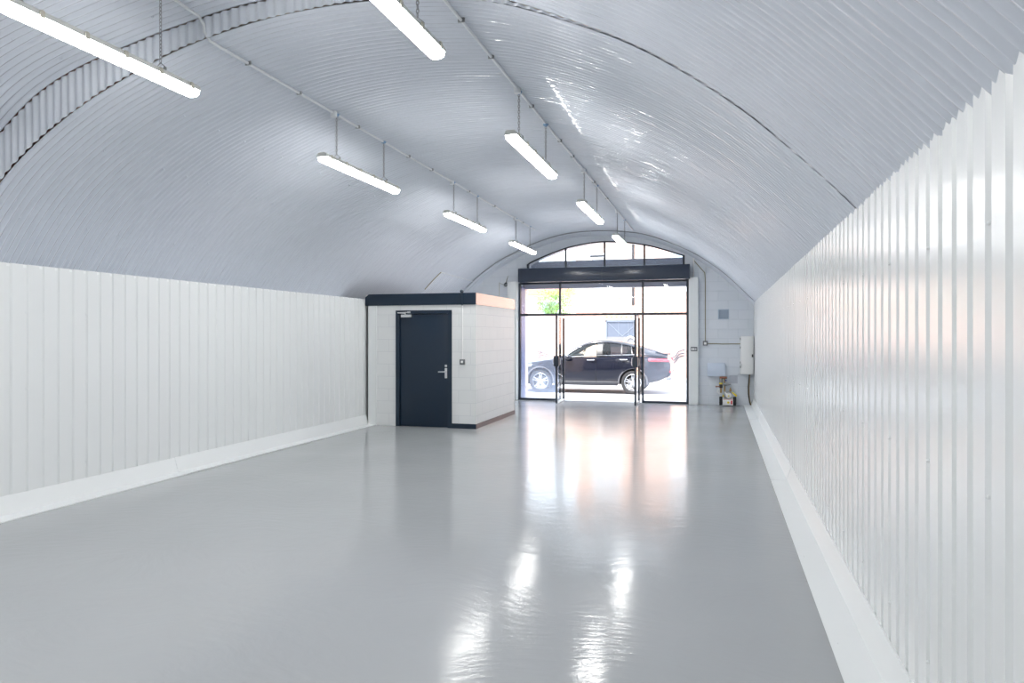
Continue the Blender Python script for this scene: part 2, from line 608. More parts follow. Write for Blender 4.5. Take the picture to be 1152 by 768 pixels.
# bolt heads along purlin lines
def bolts(mb, y0, y1, step, lines, dy):
    for li in lines:
        y = y0 + 0.2 + 0.13 * li
        while y < y1:
            pr = profile(y, step)
            i = int(li * NP / 18)
            x, z = pr[i]
            a, b = pr[i - 1], pr[i + 1]
            tx, tz = b[0] - a[0], b[1] - a[1]
            L = math.hypot(tx, tz)
            nx, nz = tz / L, -tx / L
            mb.sphere((x + nx * 0.010, y + skew(x, y), z + nz * 0.010), 0.010, n=6)
            y += dy + random.choice((-0.0735, 0, 0.0735))


bolts(v, YS, 11.5, 0, (1.4, 3.2, 5.1), 0.42)
ceil = tag(obj('ceiling', v, M['ceiling'], smooth='all'), 'pale corrugated barrel vault ceiling running to the glazed end', 'ceiling', kind='structure')
v = corrugated(YB, YS - 0.02, 1.0)
bolts(v, 2.5, YS - 0.1, 1.0, (4.2, 6.1), 0.5)
tag(obj('ceiling_near', v, M['ceiling'], smooth='all'), 'slightly higher corrugated vault over the near end', 'ceiling', kind='structure')

# upright corrugated strip closing the step between the two vaults
mb = MB()
lo = profile(YS, 0.0, 600)
hi = profile(YS, 1.0, 600)


def z_on(pr, x):
    if x <= pr[0][0]:
        return pr[0][1]
    lo_, hi_ = 0, len(pr) - 1
    while hi_ - lo_ > 1:
        m_ = (lo_ + hi_) // 2
        if pr[m_][0] <= x:
            lo_ = m_
        else:
            hi_ = m_
    a, b = pr[lo_], pr[hi_]
    return a[1] + (b[1] - a[1]) * (x - a[0]) / max(b[0] - a[0], 1e-6)


row0, row1 = [], []
nx = 560
for i in range(nx + 1):
    x = -7.0 + (8.0) * i / nx
    y = YS - 0.012 + 0.010 * math.cos(2 * PI * x / 0.086) + skew(x, YS)
    zl = z_on(lo, x)
    row0.append((x, y, zl - 0.011 + 0.012 * noise.noise((x * 2.3, 0.5, 0.2))))
    row1.append((x, y, max(z_on(hi, x), zl) - 0.004))
mb.grid([row0, row1])
mb.v += []
obj_riser = tag(obj('trim_1', mb, M['riser'], smooth='all'), 'upright corrugated strip closing the step in the vault', 'trim', kind='structure')


def sheet_wall(name, X, side, y0, y1, ztop, label, pitch=0.1645, z0=0.0):
    """box-profile sheet: broad flats with narrow grooves; side=+1 faces +x"""
    mb = MB()
    flat, flank, depth = 0.108, 0.012, 0.016
    prof = []
    y = y0
    while y < y1:
        prof += [(y, 0), (y + flat, 0), (y + flat + flank, depth), (y + pitch - flank, depth)]
        y += pitch
    prof.append((y, 0))
    prof = [(min(p[0], y1), p[1]) for p in prof]
    rows = []
    for z in (z0, ztop):
        rows.append([(X - side * d, yy, z) for yy, d in prof])
    mb.grid(rows)
    # backing and cap so the sheet is a solid lining
    bx0, bx1 = (X - 0.05, X - 0.018) if side > 0 else (X + 0.018, X + 0.05)
    mb.box(bx0, bx1, y0, y1, z0, ztop - 0.002)
    # fixings
    for zz in (0.35, 1.15, ztop - 0.45):
        k = 0
        yy = y0 + 0.05
        while yy < y1:
            if k % 4 == 0:
                mb.sphere((X, yy + flat - 0.02, zz), 0.007, n=6)
            k += 1
            yy += pitch
    return tag(obj(name, mb, M['white_sheet'], fix=False), label, 'wall', kind='structure')


sheet_wall('wall_left', XL, 1, YB, YC + 0.02, ZL, 'white box-profile sheet wall on the left')
sheet_wall('wall_right', XR, -1, YB, YF, ZR, 'white box-profile sheet wall on the right')
mb = MB().box(-7.2, XL - 0.015, YB, YF, ZL - 0.03, ZL - 0.004)
mb.box(-7.2, XL - 0.03, YC, YF, 0, ZL - 0.004)
tag(obj('trim_2', mb, M['white_trim']), 'ledge closing the gap behind the top of the left wall sheet', 'trim', kind='structure')
mb = MB().box(-7.3, 1.2, YB - 0.12, YB, 0, 5.2)
tag(obj('wall_back', mb, M['white_trim']), 'white wall at the back of the unit', 'wall', kind='structure')

mb = MB().box(-7.6, 1.5, YB - 0.1, YF + 0.45, 5.2, 5.35)  # outer shell added out of view to block daylight leaking through the vault
mb.box(-7.6, -7.3, YB - 0.1, YF + 0.45, -0.3, 5.2)
mb.box(1.2, 1.5, YB - 0.1, YF + 0.45, -0.3, 5.2)
tag(obj('light_shell', mb, M['brick']), 'added unseen brick shell around the sheet lining, keeping daylight out of its gaps', 'wall', kind='structure')

# skirting flashings in overlapping lengths
def skirting(name, X, side, y0, y1, seams, outline, label):
    mb = MB()
    edges = [y0] + [s for s in seams if y0 < s < y1] + [y1]
    for k, (a, b) in enumerate(zip(edges, edges[1:])):
        lift = 0.004 * (k % 2)
        pts = [(X + side * (dx + (lift if i not in (0, len(outline) - 1) else 0)), z + (lift if i not in (0, len(outline) - 1) else 0))
               for i, (dx, z) in enumerate(outline)]
        mb.prism(pts, a - (0.03 if k else 0), b, 'y')
        for yy in (a + 0.05, (a + b) / 2):
            mb.sphere((X + side * outline[1][0] * 0.85, yy, outline[1][1] + 0.004), 0.006, n=6)
            mb.sphere((X + side * outline[-3][0], yy, outline[-3][1] * 0.75), 0.006, n=6)
    return tag(obj(name, mb, M['white_trim']), label, 'skirting', kind='structure')


OUT_R = [(0.225, 0.0), (0.225, 0.010), (0.055, 0.022), (0.006, 0.165), (-0.004, 0.165), (-0.004, 0.0)]
OUT_L = [(0.20, 0.0), (0.20, 0.010), (0.06, 0.022), (0.010, 0.185), (-0.004, 0.185), (-0.004, 0.0)]
skirting('baseboard_right', XR, -1, YB, YF - 0.02, (2.6, 5.6, 8.6, 11.6, 14.6), OUT_R, 'white pressed skirting along the right wall')
skirting('baseboard_left', XL, 1, YB, YC, (1.07, 4.07, 7.07, 10.07), OUT_L, 'white pressed skirting along the left wall')

# ------------------------------------------------------------------ end wall with the glazed opening
OX0, OX1, OZ = -4.92, -0.677, 3.33
ARCH = [(-4.70, 3.46), (-4.677, 3.485), (-4.35, 3.63), (-4.025, 3.745), (-3.692, 3.855), (-3.35, 3.925), (-3.07, 3.965), (-2.714, 3.985),
        (-2.23, 3.955), (-1.732, 3.875), (-1.306, 3.755), (-0.773, 3.575)]
AX0, AX1 = -4.70, -0.773


def wall_end():
    mb = MB()
    y0, y1 = YF, YF + 0.45
    top = 5.2
    # side panels
    mb.box(-7.3, OX0, y0, y1, -0.3, OZ)
    mb.box(OX1, 1.2, y0, y1, -0.3, OZ)
    mb.box(-7.3, AX0, y0, y1, OZ, top)
    mb.box(AX1, 1.2, y0, y1, OZ, top)
    n = 48
    for i in range(n):
        xa = AX0 + (AX1 - AX0) * i / n
        xb = AX0 + (AX1 - AX0) * (i + 1) / n
        za, zb = smooth_interp(ARCH, xa), smooth_interp(ARCH, xb)
        mb.add([(xa, y0, za), (xb, y0, zb), (xb, y0, top), (xa, y0, top), (xa, y1, za), (xb, y1, zb), (xb, y1, top), (xa, y1, top)],
               [(0, 1, 2, 3), (4, 7, 6, 5), (0, 4, 5, 1), (3, 2, 6, 7)])
    return mb


tag(obj('wall_front', wall_end(), M['block_end'], fix=False), 'pale painted blockwork end wall around the glazed front', 'wall', kind='structure')

# smooth lining band between the corrugated vault and the end wall
mb = MB()
rows = []
for y, off in ((YF - 0.40, 0.012), (YF - 0.40, 0.030), (YF - 0.24, 0.032), (YF - 0.236, 0.044), (YF - 0.05, 0.05), (YF, 0.075)):
    pr = profile(y)
    row = []
    for i, (x, z) in enumerate(pr):
        a = pr[max(i - 1, 0)]
        b = pr[min(i + 1, NP)]
        tx, tz = b[0] - a[0], b[1] - a[1]
        L = math.hypot(tx, tz)
        row.append((x + tz / L * off, y, z - tx / L * off))
    rows.append(row)
mb.grid(rows)
tag(obj('trim_3', mb, M['smooth_white'], smooth=True), 'smooth white band where the vault meets the glazed end', 'trim', kind='structure')
mb = MB().tube([(p[0] + 0.0, YF - 0.415, p[1] - 0.012) for p in profile(YF - 0.415)[8:-6]], 0.008, 6)
tag(obj('trim_4', mb, M['zinc'], smooth=True), 'dark bead along the joint of the end band', 'trim', kind='structure')

# casings either side of the frame
for nm, x0, x1, zt, lab in (('trim_5', -5.176, -4.93, 3.02, 'white boxed casing left of the glazed front'),
                            ('trim_6', -0.673, -0.455, 3.03, 'white boxed casing right of the glazed front')):
    mb = MB().bbox(x0, x1, YF - 0.14, YF, 0, zt, 0.008)
    mb.box(x0 + 0.03, x0 + 0.045, YF - 0.145, YF - 0.13, 0.02, zt - 0.02)
    tag(obj(nm, mb, M['white_trim']), lab, 'casing', kind='structure')

# frame of the shop front
YG = YF + 0.05


def bar(mb, x0, x1, z0, z1, d=0.05):
    mb.box(x0, x1, YG - d / 2, YG + d / 2, z0, z1)


ZT = 2.165
PX0, PX1 = -3.836, -1.768          # mullion centres
fr = thing('window_1', 'dark framed glazed shop front around the double doors', 'window', (0, 0, 0), kind='structure')
mb = MB()
bar(mb, OX0, OX0 + 0.055, 0, 2.99, 0.07)
bar(mb, OX1 - 0.055, OX1, 0, 2.99, 0.07)
bar(mb, OX0 + 0.055, OX1 - 0.055, 2.945, 2.99, 0.07)
obj('outer_frame', mb, M['frame'], fr)
mb = MB()
bar(mb, OX0 + 0.055, OX1 - 0.055, ZT - 0.022, ZT + 0.035, 0.062)
obj('transom', mb, M['frame'], fr)
for x in (PX0, PX1):
    mb = MB()
    bar(mb, x - 0.024, x + 0.024, 0.0, 2.945, 0.06)
    obj('mullion', mb, M['frame'], fr)
for a, b in ((OX0 + 0.055, PX0 - 0.024), (PX1 + 0.024, OX1 - 0.055)):
    mb = MB()
    bar(mb, a, b, 0, 0.05, 0.055)
    obj('bottom_rail', mb, M['frame'], fr)


def pane(x0, x1, z0, z1, m):
    mb = MB().add([(x0, YG, z0), (x1, YG, z0), (x1, YG, z1), (x0, YG, z1)], [(0, 1, 2, 3)])
    return obj('pane', mb, m, fr)


pane(OX0 + 0.055, PX0 - 0.024, 0.05, ZT - 0.022, M['glass_hazy'])
pane(PX1 + 0.024, OX1 - 0.055, 0.05, ZT - 0.022, M['glass_hazy_b'])
for a, b in ((OX0 + 0.055, PX0 - 0.024), (PX0 + 0.024, PX1 - 0.024), (PX1 + 0.024, OX1 - 0.055)):
    pane(a, b, ZT + 0.035, 2.945, M['glass_up'])

# arched fanlight over the shutter box
fan = thing('window_2', 'arched fanlight of four panes above the shutter box', 'window', (0, 0, 0), kind='structure')
mb = MB()
n = 40
pts = [(AX0 + (AX1 - AX0) * i / n, smooth_interp(ARCH, AX0 + (AX1 - AX0) * i / n)) for i in range(n + 1)]
for (xa, za), (xb, zb) in zip(pts, pts[1:]):
    mb.add([(xa, YG - 0.03, za - 0.030), (xb, YG - 0.03, zb - 0.030), (xb, YG - 0.03, zb + 0.01), (xa, YG - 0.03, za + 0.01),
            (xa, YG + 0.03, za - 0.030), (xb, YG + 0.03, zb - 0.030), (xb, YG + 0.03, zb + 0.01), (xa, YG + 0.03, za + 0.01)],
           [(0, 1, 2, 3), (4, 7, 6, 5), (0, 4, 5, 1), (3, 2, 6, 7)])
obj('arched_head', mb, M['frame'], fan, fix=False)
mb = MB()
bar(mb, AX0, AX0 + 0.05, 3.30, smooth_interp(ARCH, AX0), 0.06)
bar(mb, AX1 - 0.05, AX1, 3.30, smooth_interp(ARCH, AX1), 0.06)
bar(mb, AX0, AX1, 3.27, 3.32, 0.06)
obj('side_frame', mb, M['frame'], fan)
for x in (-3.692, -2.707, -1.732):
    mb = MB()
    bar(mb, x - 0.022, x + 0.022, 3.32, smooth_interp(ARCH, x) - 0.02, 0.06)
    obj('glazing_bar', mb, M['frame'], fan)
xs = [AX0 + 0.05, -3.692, -2.707, -1.732, AX1 - 0.05]
for a, b in zip(xs, xs[1:]):
    m_ = 12
    top = [(a + (b - a) * i / m_, YG, smooth_interp(ARCH, a + (b - a) * i / m_) - 0.025) for i in range(m_ + 1)]
    bot = [(p[0], YG, 3.32) for p in top]
    obj('pane', MB().grid([bot, top]), M['glass_up'], fan)

# roller shutter box
mb = MB()
mb.bbox(-4.86, -0.645, YF - 0.26, YF - 0.005, 2.985, 3.335, 0.012)
sb = tag(obj('shutter_box', mb, M['shutter'], smooth=True), 'long dark slate roller shutter box over the glass doors', 'shutter box')
mb = MB().box(-2.735, -2.729, YF - 0.2625, YF - 0.255, 2.99, 3.33)
obj('joint_cover', mb, M['frame'], sb)

# outer lintel and piers
mb = MB()
mb.box(-5.2, -0.4, YF + 0.451, YF + 0.62, 2.86, 3.57)
for i in range(31):
    z = 2.865 + i * 0.0225
    mb.box(-5.2, -0.4, YF + 0.445, YF + 0.452, z, z + 0.017)
tag(obj('trim_7', mb, mat('blue grey fascia', (0.33, 0.36, 0.46), rough=0.5, var=0.05)), 'ribbed blue grey fascia outside the front above the doors', 'fascia', kind='structure')
mb = MB().box(-5.6, -4.86, YF + 0.451, YF + 0.75, -0.3, 5.2)
tag(obj('trim_8', mb, M['brick_pale']), 'pale brick pier outside the left end of the front', 'pier', kind='structure')
mb = MB().box(-0.70, -0.1, YF + 0.451, YF + 0.75, -0.3, 5.2)
tag(obj('trim_9', mb, M['brick_pale']), 'pale brick pier outside the right end of the front', 'pier', kind='structure')
mb = MB().box(-4.91, -4.86, YF + 0.10, YF + 0.45, 0, 2.90)
tag(obj('trim_10', mb, mat('blue shutter guide', (0.06, 0.08, 0.20), rough=0.4, var=0.05)), 'blue shutter guide in the left reveal outside the glass', 'guide', kind='structure')
mb = MB().box(-0.74, -0.69, YF + 0.10, YF + 0.45, 0, 2.90)
tag(obj('trim_11', mb, bpy.data.materials['blue shutter guide']), 'blue shutter guide in the right reveal outside the glass', 'guide', kind='structure')


# glass door leaves, standing open into the room
def leaf(name, hx, side, label, ang):
    """hinged at hx; the leaf swings into the room (-y)"""
    r = thing(name, label, 'door', (hx, YG - 0.03, 0), 0, kind='structure')
    r.rotation_euler = (0, 0, ang)
    L, zt = 0.86, 2.13
    mb = MB().box(-0.022, 0.022, -0.05, 0, 0.012, zt - 0.06)
    obj('hinge_stile', mb, M['frame'], r)
    mb = MB().box(-0.022, 0.022, -L, -L + 0.05, 0.012, zt)
    obj('meeting_stile', mb, M['frame'], r)
    mb = MB().box(-0.018, 0.018, -L + 0.05, -0.05, 0.012, 0.06)
    obj('bottom_rail', mb, M['white_trim'], r)
    mb = MB().box(-0.018, 0.018, -L + 0.05, -0.05, zt - 0.045, zt)
    obj('top_rail', mb, M['white_trim'], r)
    mb = MB().add([(0, -L + 0.05, 0.06), (0, -0.05, 0.06), (0, -0.05, zt - 0.045), (0, -L + 0.05, zt - 0.045)], [(0, 1, 2, 3)])
    obj('pane', mb, M['glass'], r)
    mb = MB()
    mb.bbox(-0.06, 0.06, -L - 0.035, -L + 0.06, 0.90, 1.16, 0.006)
    obj('lock_case', mb, M['frame'], r)
    mb = MB()
    for s in (-1, 1):
        mb.tube([(s * 0.055, -L + 0.03, 0.94), (s * 0.085, -L + 0.03, 0.95), (s * 0.085, -L + 0.03, 1.10), (s * 0.055, -L + 0.03, 1.12)], 0.008, 6)
    obj('pull_handle', mb, M['steel'], r, smooth=True)
    mb = MB().tube([(0, -0.025, zt - 0.06), (0, -0.025, zt + 0.02)], 0.012, 8)
    obj('pivot', mb, M['copper'], r, smooth=True)
    return r


leaf('door_1', -3.735, 1, 'left glass door leaf folded open into the room', 0.0)
leaf('door_2', -1.857, -1, 'right glass door leaf folded open into the room', 0.0)

# ------------------------------------------------------------------ block cubicle with the navy door
CX0, CX1, CY1 = -6.24, -4.105, 14.33
DX0, DX1, DZ = -5.635, -4.548, 2.10        # door frame outer
mb = MB()
mb.box(-6.02, DX0, YC, YC + 0.14, 0, 2.20)
mb.box(DX1, CX1, YC, YC + 0.14, 0, 2.20)
mb.box(DX0, DX1, YC, YC + 0.14, DZ, 2.20)
tag(obj('wall_cubicle_front', mb, M['block']), 'white blockwork front of the small room in the corner', 'wall', kind='structure')
mb = MB().box(CX1 - 0.14, CX1, YC + 0.14, CY1, 0, 2.20)
mb.box(CX0, CX1 - 0.14, CY1 - 0.14, CY1, 0, 2.20)
tag(obj('wall_cubicle_side', mb, M['block']), 'white blockwork side of the small room in the corner', 'wall', kind='structure')
mb = MB().box(-6.19, -6.022, YC - 0.012, YC + 0.06, 0, 2.195)
mb.box(-6.03, -6.02, YC - 0.02, YC, 0, 2.195)
tag(obj('trim_12', mb, M['white_trim']), 'flat white cover strip where the left wall meets the small room', 'trim', kind='structure')
# fascia follows the vault at its left end
mb = MB()
zt = 2.40
mb.prism([(-6.24, 2.192), (CX1 + 0.012, 2.192), (CX1 + 0.012, zt), (-6.17, zt), (-6.24, 2.345)], YC - 0.03, YC, 'y')
tag(obj('trim_13', mb, M['navy']), 'navy fascia board across the front of the small room', 'fascia', kind='structure')
mb = MB().box(CX1, CX1 + 0.012, YC + 0.0005, CY1, 2.192, zt)
tag(obj('trim_14', mb, M['navy_gloss']), 'gloss fascia board along the side of the small room', 'fascia', kind='structure')
mb = MB().box(-6.24, CX1, YC, CY1, 2.20, 2.392)
tag(obj('trim_15', mb, M['render']), 'flat roof slab of the small room', 'roof', kind='structure')
mb = MB().box(DX1, CX1 + 0.012, YC - 0.014, YC, 0, 0.085)
tag(obj('baseboard_cubicle_front', mb, M['navy']), 'short navy skirting right of the navy door', 'skirting', kind='structure')
mb = MB().box(CX1, CX1 + 0.014, YC + 0.0005, CY1, 0, 0.082)
tag(obj('baseboard_cubicle_side', mb, M['navy']), 'navy skirting along the side of the small room', 'skirting', kind='structure')

# navy door
d = thing('door_3', 'navy flush door with steel lever handle in white blockwork', 'door', ((DX0 + DX1) / 2, YC, 0), kind='structure')
hw = (DX1 - DX0) / 2
mb = MB()
mb.box(-hw, -hw + 0.075, -0.018, 0.10, 0, DZ)
mb.box(hw - 0.075, hw, -0.018, 0.10, 0, DZ)
mb.box(-hw + 0.075, hw - 0.075, -0.018, 0.10, DZ - 0.06, DZ)
obj('door_frame', mb, M['navy'], d)
mb = MB().bbox(-hw + 0.079, hw - 0.079, 0.006, 0.05, 0.006, DZ - 0.064, 0.003)
obj('door_leaf', mb, M['navy'], d, smooth=True)
mb = MB()
for z in (0.35, 1.05, 1.75):
    mb.tube([(-hw + 0.078, -0.004, z - 0.05), (-hw + 0.078, -0.004, z + 0.05)], 0.008, 8)
obj('hinge', mb, M['navy'], d, smooth=True)
hx = hw - 0.115
mb = MB().bbox(hx - 0.022, hx + 0.022, -0.006, 0.006, 0.885, 1.065, 0.003)
pl = obj('handle_plate', mb, M['steel'], d, smooth=True)
mb = MB().tube([(hx, -0.004, 1.0), (hx, -0.05, 1.0), (hx - 0.02, -0.055, 1.0), (hx - 0.125, -0.055, 0.998)], 0.0105, 10)
obj('lever', mb, M['steel'], pl, smooth=True)
mb = MB().bbox(hx - 0.02, hx + 0.02, -0.008, 0.006, 1.085, 1.125, 0.003)
mb.lathe([(0.0, -0.014), (0.011, -0.014), (0.011, -0.006)], (hx, 0, 1.105), 'y', 14)
obj('turn_lock', mb, M['steel'], d, smooth=True)
mb = MB().bbox(-hw + 0.115, -hw + 0.325, -0.05, 0.006, DZ - 0.125, DZ - 0.075, 0.006)
cl = obj('door_closer', mb, M['steel'], d, smooth=True)
mb = MB()
mb.tube([(-hw + 0.20, -0.04, DZ - 0.078), (-hw + 0.20, -0.045, DZ - 0.05)], 0.012, 8)
mb.tube([(-hw + 0.20, -0.045, DZ - 0.052), (-hw + 0.08, -0.11, DZ - 0.045), (-hw + 0.245, -0.02, DZ - 0.035)], 0.009, 6)
mb.bbox(-hw + 0.235, -hw + 0.295, -0.03, -0.016, DZ - 0.05, DZ - 0.018, 0.003)
obj('closer_arm', mb, M['steel'], cl, smooth=True)

# switch and trunking beside it
s = thing('light_switch', 'small grey switch on white conduit right of the navy door', 'switch', (-4.345, YC, 0))
mb = MB().bbox(-0.045, 0.045, -0.045, 0, 1.135, 1.225, 0.005)
obj('back_box', mb, mat('grey metal box', (0.16, 0.17, 0.18), rough=0.4, metal=0.4, var=0.05), s, smooth=True)
mb = MB().bbox(-0.018, 0.020, -0.052, -0.044, 1.160, 1.200, 0.003)
obj('rocker', mb, M['white'], s, smooth=True)
mb = MB().tube([(0, -0.014, 1.225), (0, -0.014, 2.195)], 0.011, 10)
obj('conduit', mb, M['white'], s, smooth=True)
mb = MB().tube([(0, -0.045, 2.185), (0, -0.045, 2.43)], 0.014, 10)
mb.sphere((0, -0.042, 2.425), 0.035, n=12)
mb.tube([(0, -0.02, 2.19), (0, -0.045, 2.20)], 0.014, 10)
obj('painted_conduit', mb, M['navy'], s, smooth=True)

# ------------------------------------------------------------------ outside: street, wall, houses, tree
GZ = -0.18
mb = MB().box(-30, 16, YF + 0.12, 28.0, GZ - 0.1, GZ)
tag(obj('street', mb, M['asphalt']), 'sunlit pale street outside the doors', 'street', kind='structure')
mb = MB()
mb.prism([(YF + 0.121, GZ), (YF + 0.121, -0.005), (YF + 0.5, -0.02), (YF + 1.6, GZ + 0.002), (YF + 1.6, GZ)], -6, 1.5, 'x')
tag(obj('doorway_ramp', mb, M['paving']), 'low concrete ramp from the doorway to the street', 'ramp', kind='structure')
mb = MB().box(-30, 16, 28.0, 32.6, GZ - 0.1, GZ + 0.10)
tag(obj('pavement', mb, M['paving']), 'pavement on the far side of the street', 'pavement', kind='structure')
WY = 29.4
mb = MB()
mb.box(-24, -5.74, WY, WY + 0.24, GZ + 0.1, 2.40)
mb.box(-24, -5.74, WY - 0.03, WY + 0.27, 2.40, 2.47)
tag(obj('yard_wall', mb, M['brick']), 'long brick yard wall across the street behind the car bonnet', 'wall')

hs = thing('brick_building', 'tall brick building across the street with a boarded ground floor window', 'building', (0, WY, GZ + 0.1))
BX0, BX1, BH = -5.73, 14.0, 6.0
WX0, WX1, WZ0, WZ1 = -4.50, -3.29, 1.25, 2.36      # boarded window (z above base)


def wall_with_holes(mb, x0, x1, z0, z1, holes, ya, yb):
    xs = sorted({x0, x1, *[h[0] for h in holes], *[h[1] for h in holes]})
    for a, b in zip(xs, xs[1:]):
        cuts = sorted([(h[2], h[3]) for h in holes if h[0] <= a and h[1] >= b])
        z = z0
        for lo_, hi_ in cuts:
            mb.box(a, b, ya, yb, z, lo_)
            z = hi_
        mb.box(a, b, ya, yb, z, z1)


HOLES = [(WX0, WX1, WZ0, WZ1), (-5.05, -3.85, 3.42, 4.95), (-1.90, -0.70, 3.62, 5.15), (0.6, 1.9, 3.95, 5.65)]
mb = MB()
wall_with_holes(mb, BX0, BX1, 0, BH, HOLES, 0, 0.3)
obj('wall', mb, M['brick'], hs)
mb = MB().box(WX0, WX1, 0.06, 0.10, WZ0 + 0.42, WZ1)
wb = obj('window_board', mb, M['board'], hs)
mb = MB().box(WX0, WX1, 0.04, 0.09, WZ0, WZ0 + 0.42)
obj('lower_board', mb, M['board_pale'], wb)
mb = MB()
mb.box(WX0 + 0.0, WX1, 0.02, 0.07, WZ1 - 0.07, WZ1)
mb.box(WX0, WX0 + 0.06, 0.02, 0.07, WZ0, WZ1)
for a, b in ((0.08, 0.7), (1.38, 0.7)):
    mb.tube([(WX0 + a, 0.055, WZ1 - 0.08), (WX0 + b, 0.055, WZ0 + 0.44)], 0.012, 4)
for a in (0.55, 0.95, 1.15):
    mb.tube([(WX0 + a, 0.055, WZ1 - 0.08), (WX0 + a, 0.055, WZ0 + 0.44)], 0.010, 4)
obj('batten_frame', mb, mat('pale blue batten', (0.17, 0.195, 0.24), rough=0.5, var=0.05), wb)
mb = MB()
ring = []
for i in range(33):
    a = 2 * PI * i / 32 + 0.4
    ring.append((WX1 - 0.17 + 0.19 * math.cos(a), 0.022, WZ0 + 0.22 + 0.19 * math.sin(a)))
mb.tube(ring, 0.035, 8)
obj('painted_ring', mb, M['white'], wb, smooth=True)
for i in range(0, 12, 2):
    x = WX0 + (WX1 - WX0) * i / 12
    obj('lintel_brick', MB().box(x + 0.008, x + (WX1 - WX0) / 12 + 0.02, -0.012, 0.02, WZ1 + 0.09, WZ1 + 0.15), M['tile'], hs)
mb = MB().box(WX0 - 0.05, WX1 + 0.05, -0.008, 0.05, WZ1, WZ1 + 0.085)
obj('lintel', mb, M['render'], hs)
for k, (a, b, z0, z1) in enumerate(HOLES[1:]):
    mb = MB().box(a, b, 0.10, 0.14, z0, z1)
    f = obj('window', mb, M['white'], hs)
    mb = MB()
    mb.box(a + 0.12, (a + b) / 2 - 0.03, 0.09, 0.11, z0 + 0.55, z1 - 0.1)
    mb.box((a + b) / 2 + 0.03, b - 0.12, 0.09, 0.11, z0 + 0.55, z1 - 0.1)
    obj('pane', mb, mat('dim window glass', (0.30, 0.36, 0.42), rough=0.1), f)
    mb = MB().box(a - 0.12, b + 0.12, -0.07, 0.14, z0 - 0.14, z0)
    obj('window_sill', mb, M['white'], f)
    mb = MB().box(a - 0.12, b + 0.12, -0.02, 0.1, z1, z1 + 0.2)
    obj('window_head', mb, M['render'], f)
mb = MB().tube([(-3.35, -0.06, 3.05), (-3.35, -0.06, 5.9)], 0.05, 10)
mb.tube([(-3.35, -0.06, 3.05), (-3.35, -0.02, 2.97)], 0.05, 10)
obj('drainpipe', mb, M['black'], hs, smooth=True)
mb = MB()
mb.tube([(-5.0, -0.005, 2.56), (-3.42, -0.005, 2.99), (-2.35, -0.005, 2.67)], 0.022, 4)
obj('old_roof_line', mb, M['brick_pale'], hs)
mb = MB().box(BX0 - 0.2, BX1 + 0.2, -0.35, 0.5, BH, BH + 0.15)
obj('eaves', mb, M['render'], hs)

# painted wave lines on the wall
wv = tag(obj('wave_lines', (lambda m_: [m_.tube([(-1.87 + 0.58 * t / 16 + dx, WY - 0.026, z + 0.34 / (1 + math.exp(-(t - 7.5) * 0.75)) + 0.02 * math.sin(t * 0.4)) for t in range(17)], 0.022, 5)
         for dx, z in ((0, 0.73), (0, 0.60), (0.0, 0.49))] and m_)(MB()), M['frame']),
         'three parallel dark wavy lines on the brick wall behind the car boot', 'wall marking')
bk = tag(obj('painted_mark', (lambda m_: [m_.box(-7.42 + (k % 2) * 0.05, -7.23, WY - 0.012, WY - 0.001, 0.65 + k * 0.075, 0.69 + k * 0.075) for k in range(5)] and
              [m_.tube([(-7.26, WY - 0.016, 0.95 - q), (-6.88, WY - 0.016, 0.80 - q * 0.6)], 0.015, 5) for q in (0, 0.12)] and m_)(MB()), M['frame']),
         'stack of short dark strokes on the brick wall behind the car bonnet', 'wall marking')

# house behind the yard wall
h2 = thing('terraced_house', 'pale house with red tiled roof behind the yard wall on the left', 'house', (-13.0, 44.0, GZ + 0.1))
mb = MB().box(-7, 4.6, 0, 6, 0, 4.3)
obj('wall', mb, M['brick_pale'], h2)
mb = MB().prism([(-0.4, 4.3), (6.4, 4.3), (3.0, 6.4)], -7.2, 4.8, 'x')
obj('roof', mb, M['tile'], h2)
for a in (-5, -1.5, 2.2):
    mb = MB().box(a, a + 1.3, -0.02, 0.05, 2.6, 3.9)
    f = obj('window', mb, M['white'], h2)
    mb = MB().box(a + 0.1, a + 1.2, -0.03, 0.0, 2.7, 3.8)
    obj('pane', mb, bpy.data.materials['dim window glass'], f)

# tree
tr = thing('tree', 'bright green leafy tree behind the yard wall on the left', 'tree', (-7.25, 32.3, GZ + 0.1))
mb = MB().tube([(0, 0, 0), (0.05, 0, 1.2), (-0.03, 0.05, 2.2), (0.05, 0, 3.2)], [0.10, 0.085, 0.06, 0.03], 8)
for a in range(6):
    an = a * 1.05
    mb.tube([(0.0, 0, 1.6 + a * 0.2), (0.4 * math.cos(an), 0.4 * math.sin(an), 2.2 + a * 0.2), (0.75 * math.cos(an), 0.7 * math.sin(an), 2.7 + a * 0.17)], [0.035, 0.022, 0.01], 5)
obj('trunk', mb, M['bark'], tr, smooth=True)
mb = MB()
R = random.Random(3)
clumps = []
for i in range(46):
    a, b_ = R.uniform(0, 2 * PI), R.uniform(-1, 1)
    rr = R.uniform(0.3, 1.0)
    clumps.append((rr * 0.95 * math.cos(a) * math.sqrt(1 - b_ * b_), rr * 0.85 * math.sin(a) * math.sqrt(1 - b_ * b_), 3.0 + rr * 0.98 * b_))
for c in clumps:
    for k in range(95):
        p = Vector((c[0] + R.gauss(0, 0.15), c[1] + R.gauss(0, 0.15), c[2] + R.gauss(0, 0.13)))
        u = Vector((R.gauss(0, 1), R.gauss(0, 1), R.gauss(0, 0.7))).normalized()
        v_ = u.cross(Vector((R.gauss(0, 1), R.gauss(0, 1), R.gauss(0, 1)))).normalized()
        L = R.uniform(0.05, 0.09)
        mb.add([p, p + u * L * 0.5 + v_ * L * 0.28, p + u * L, p + u * L * 0.5 - v_ * L * 0.28], [(0, 1, 2, 3)])
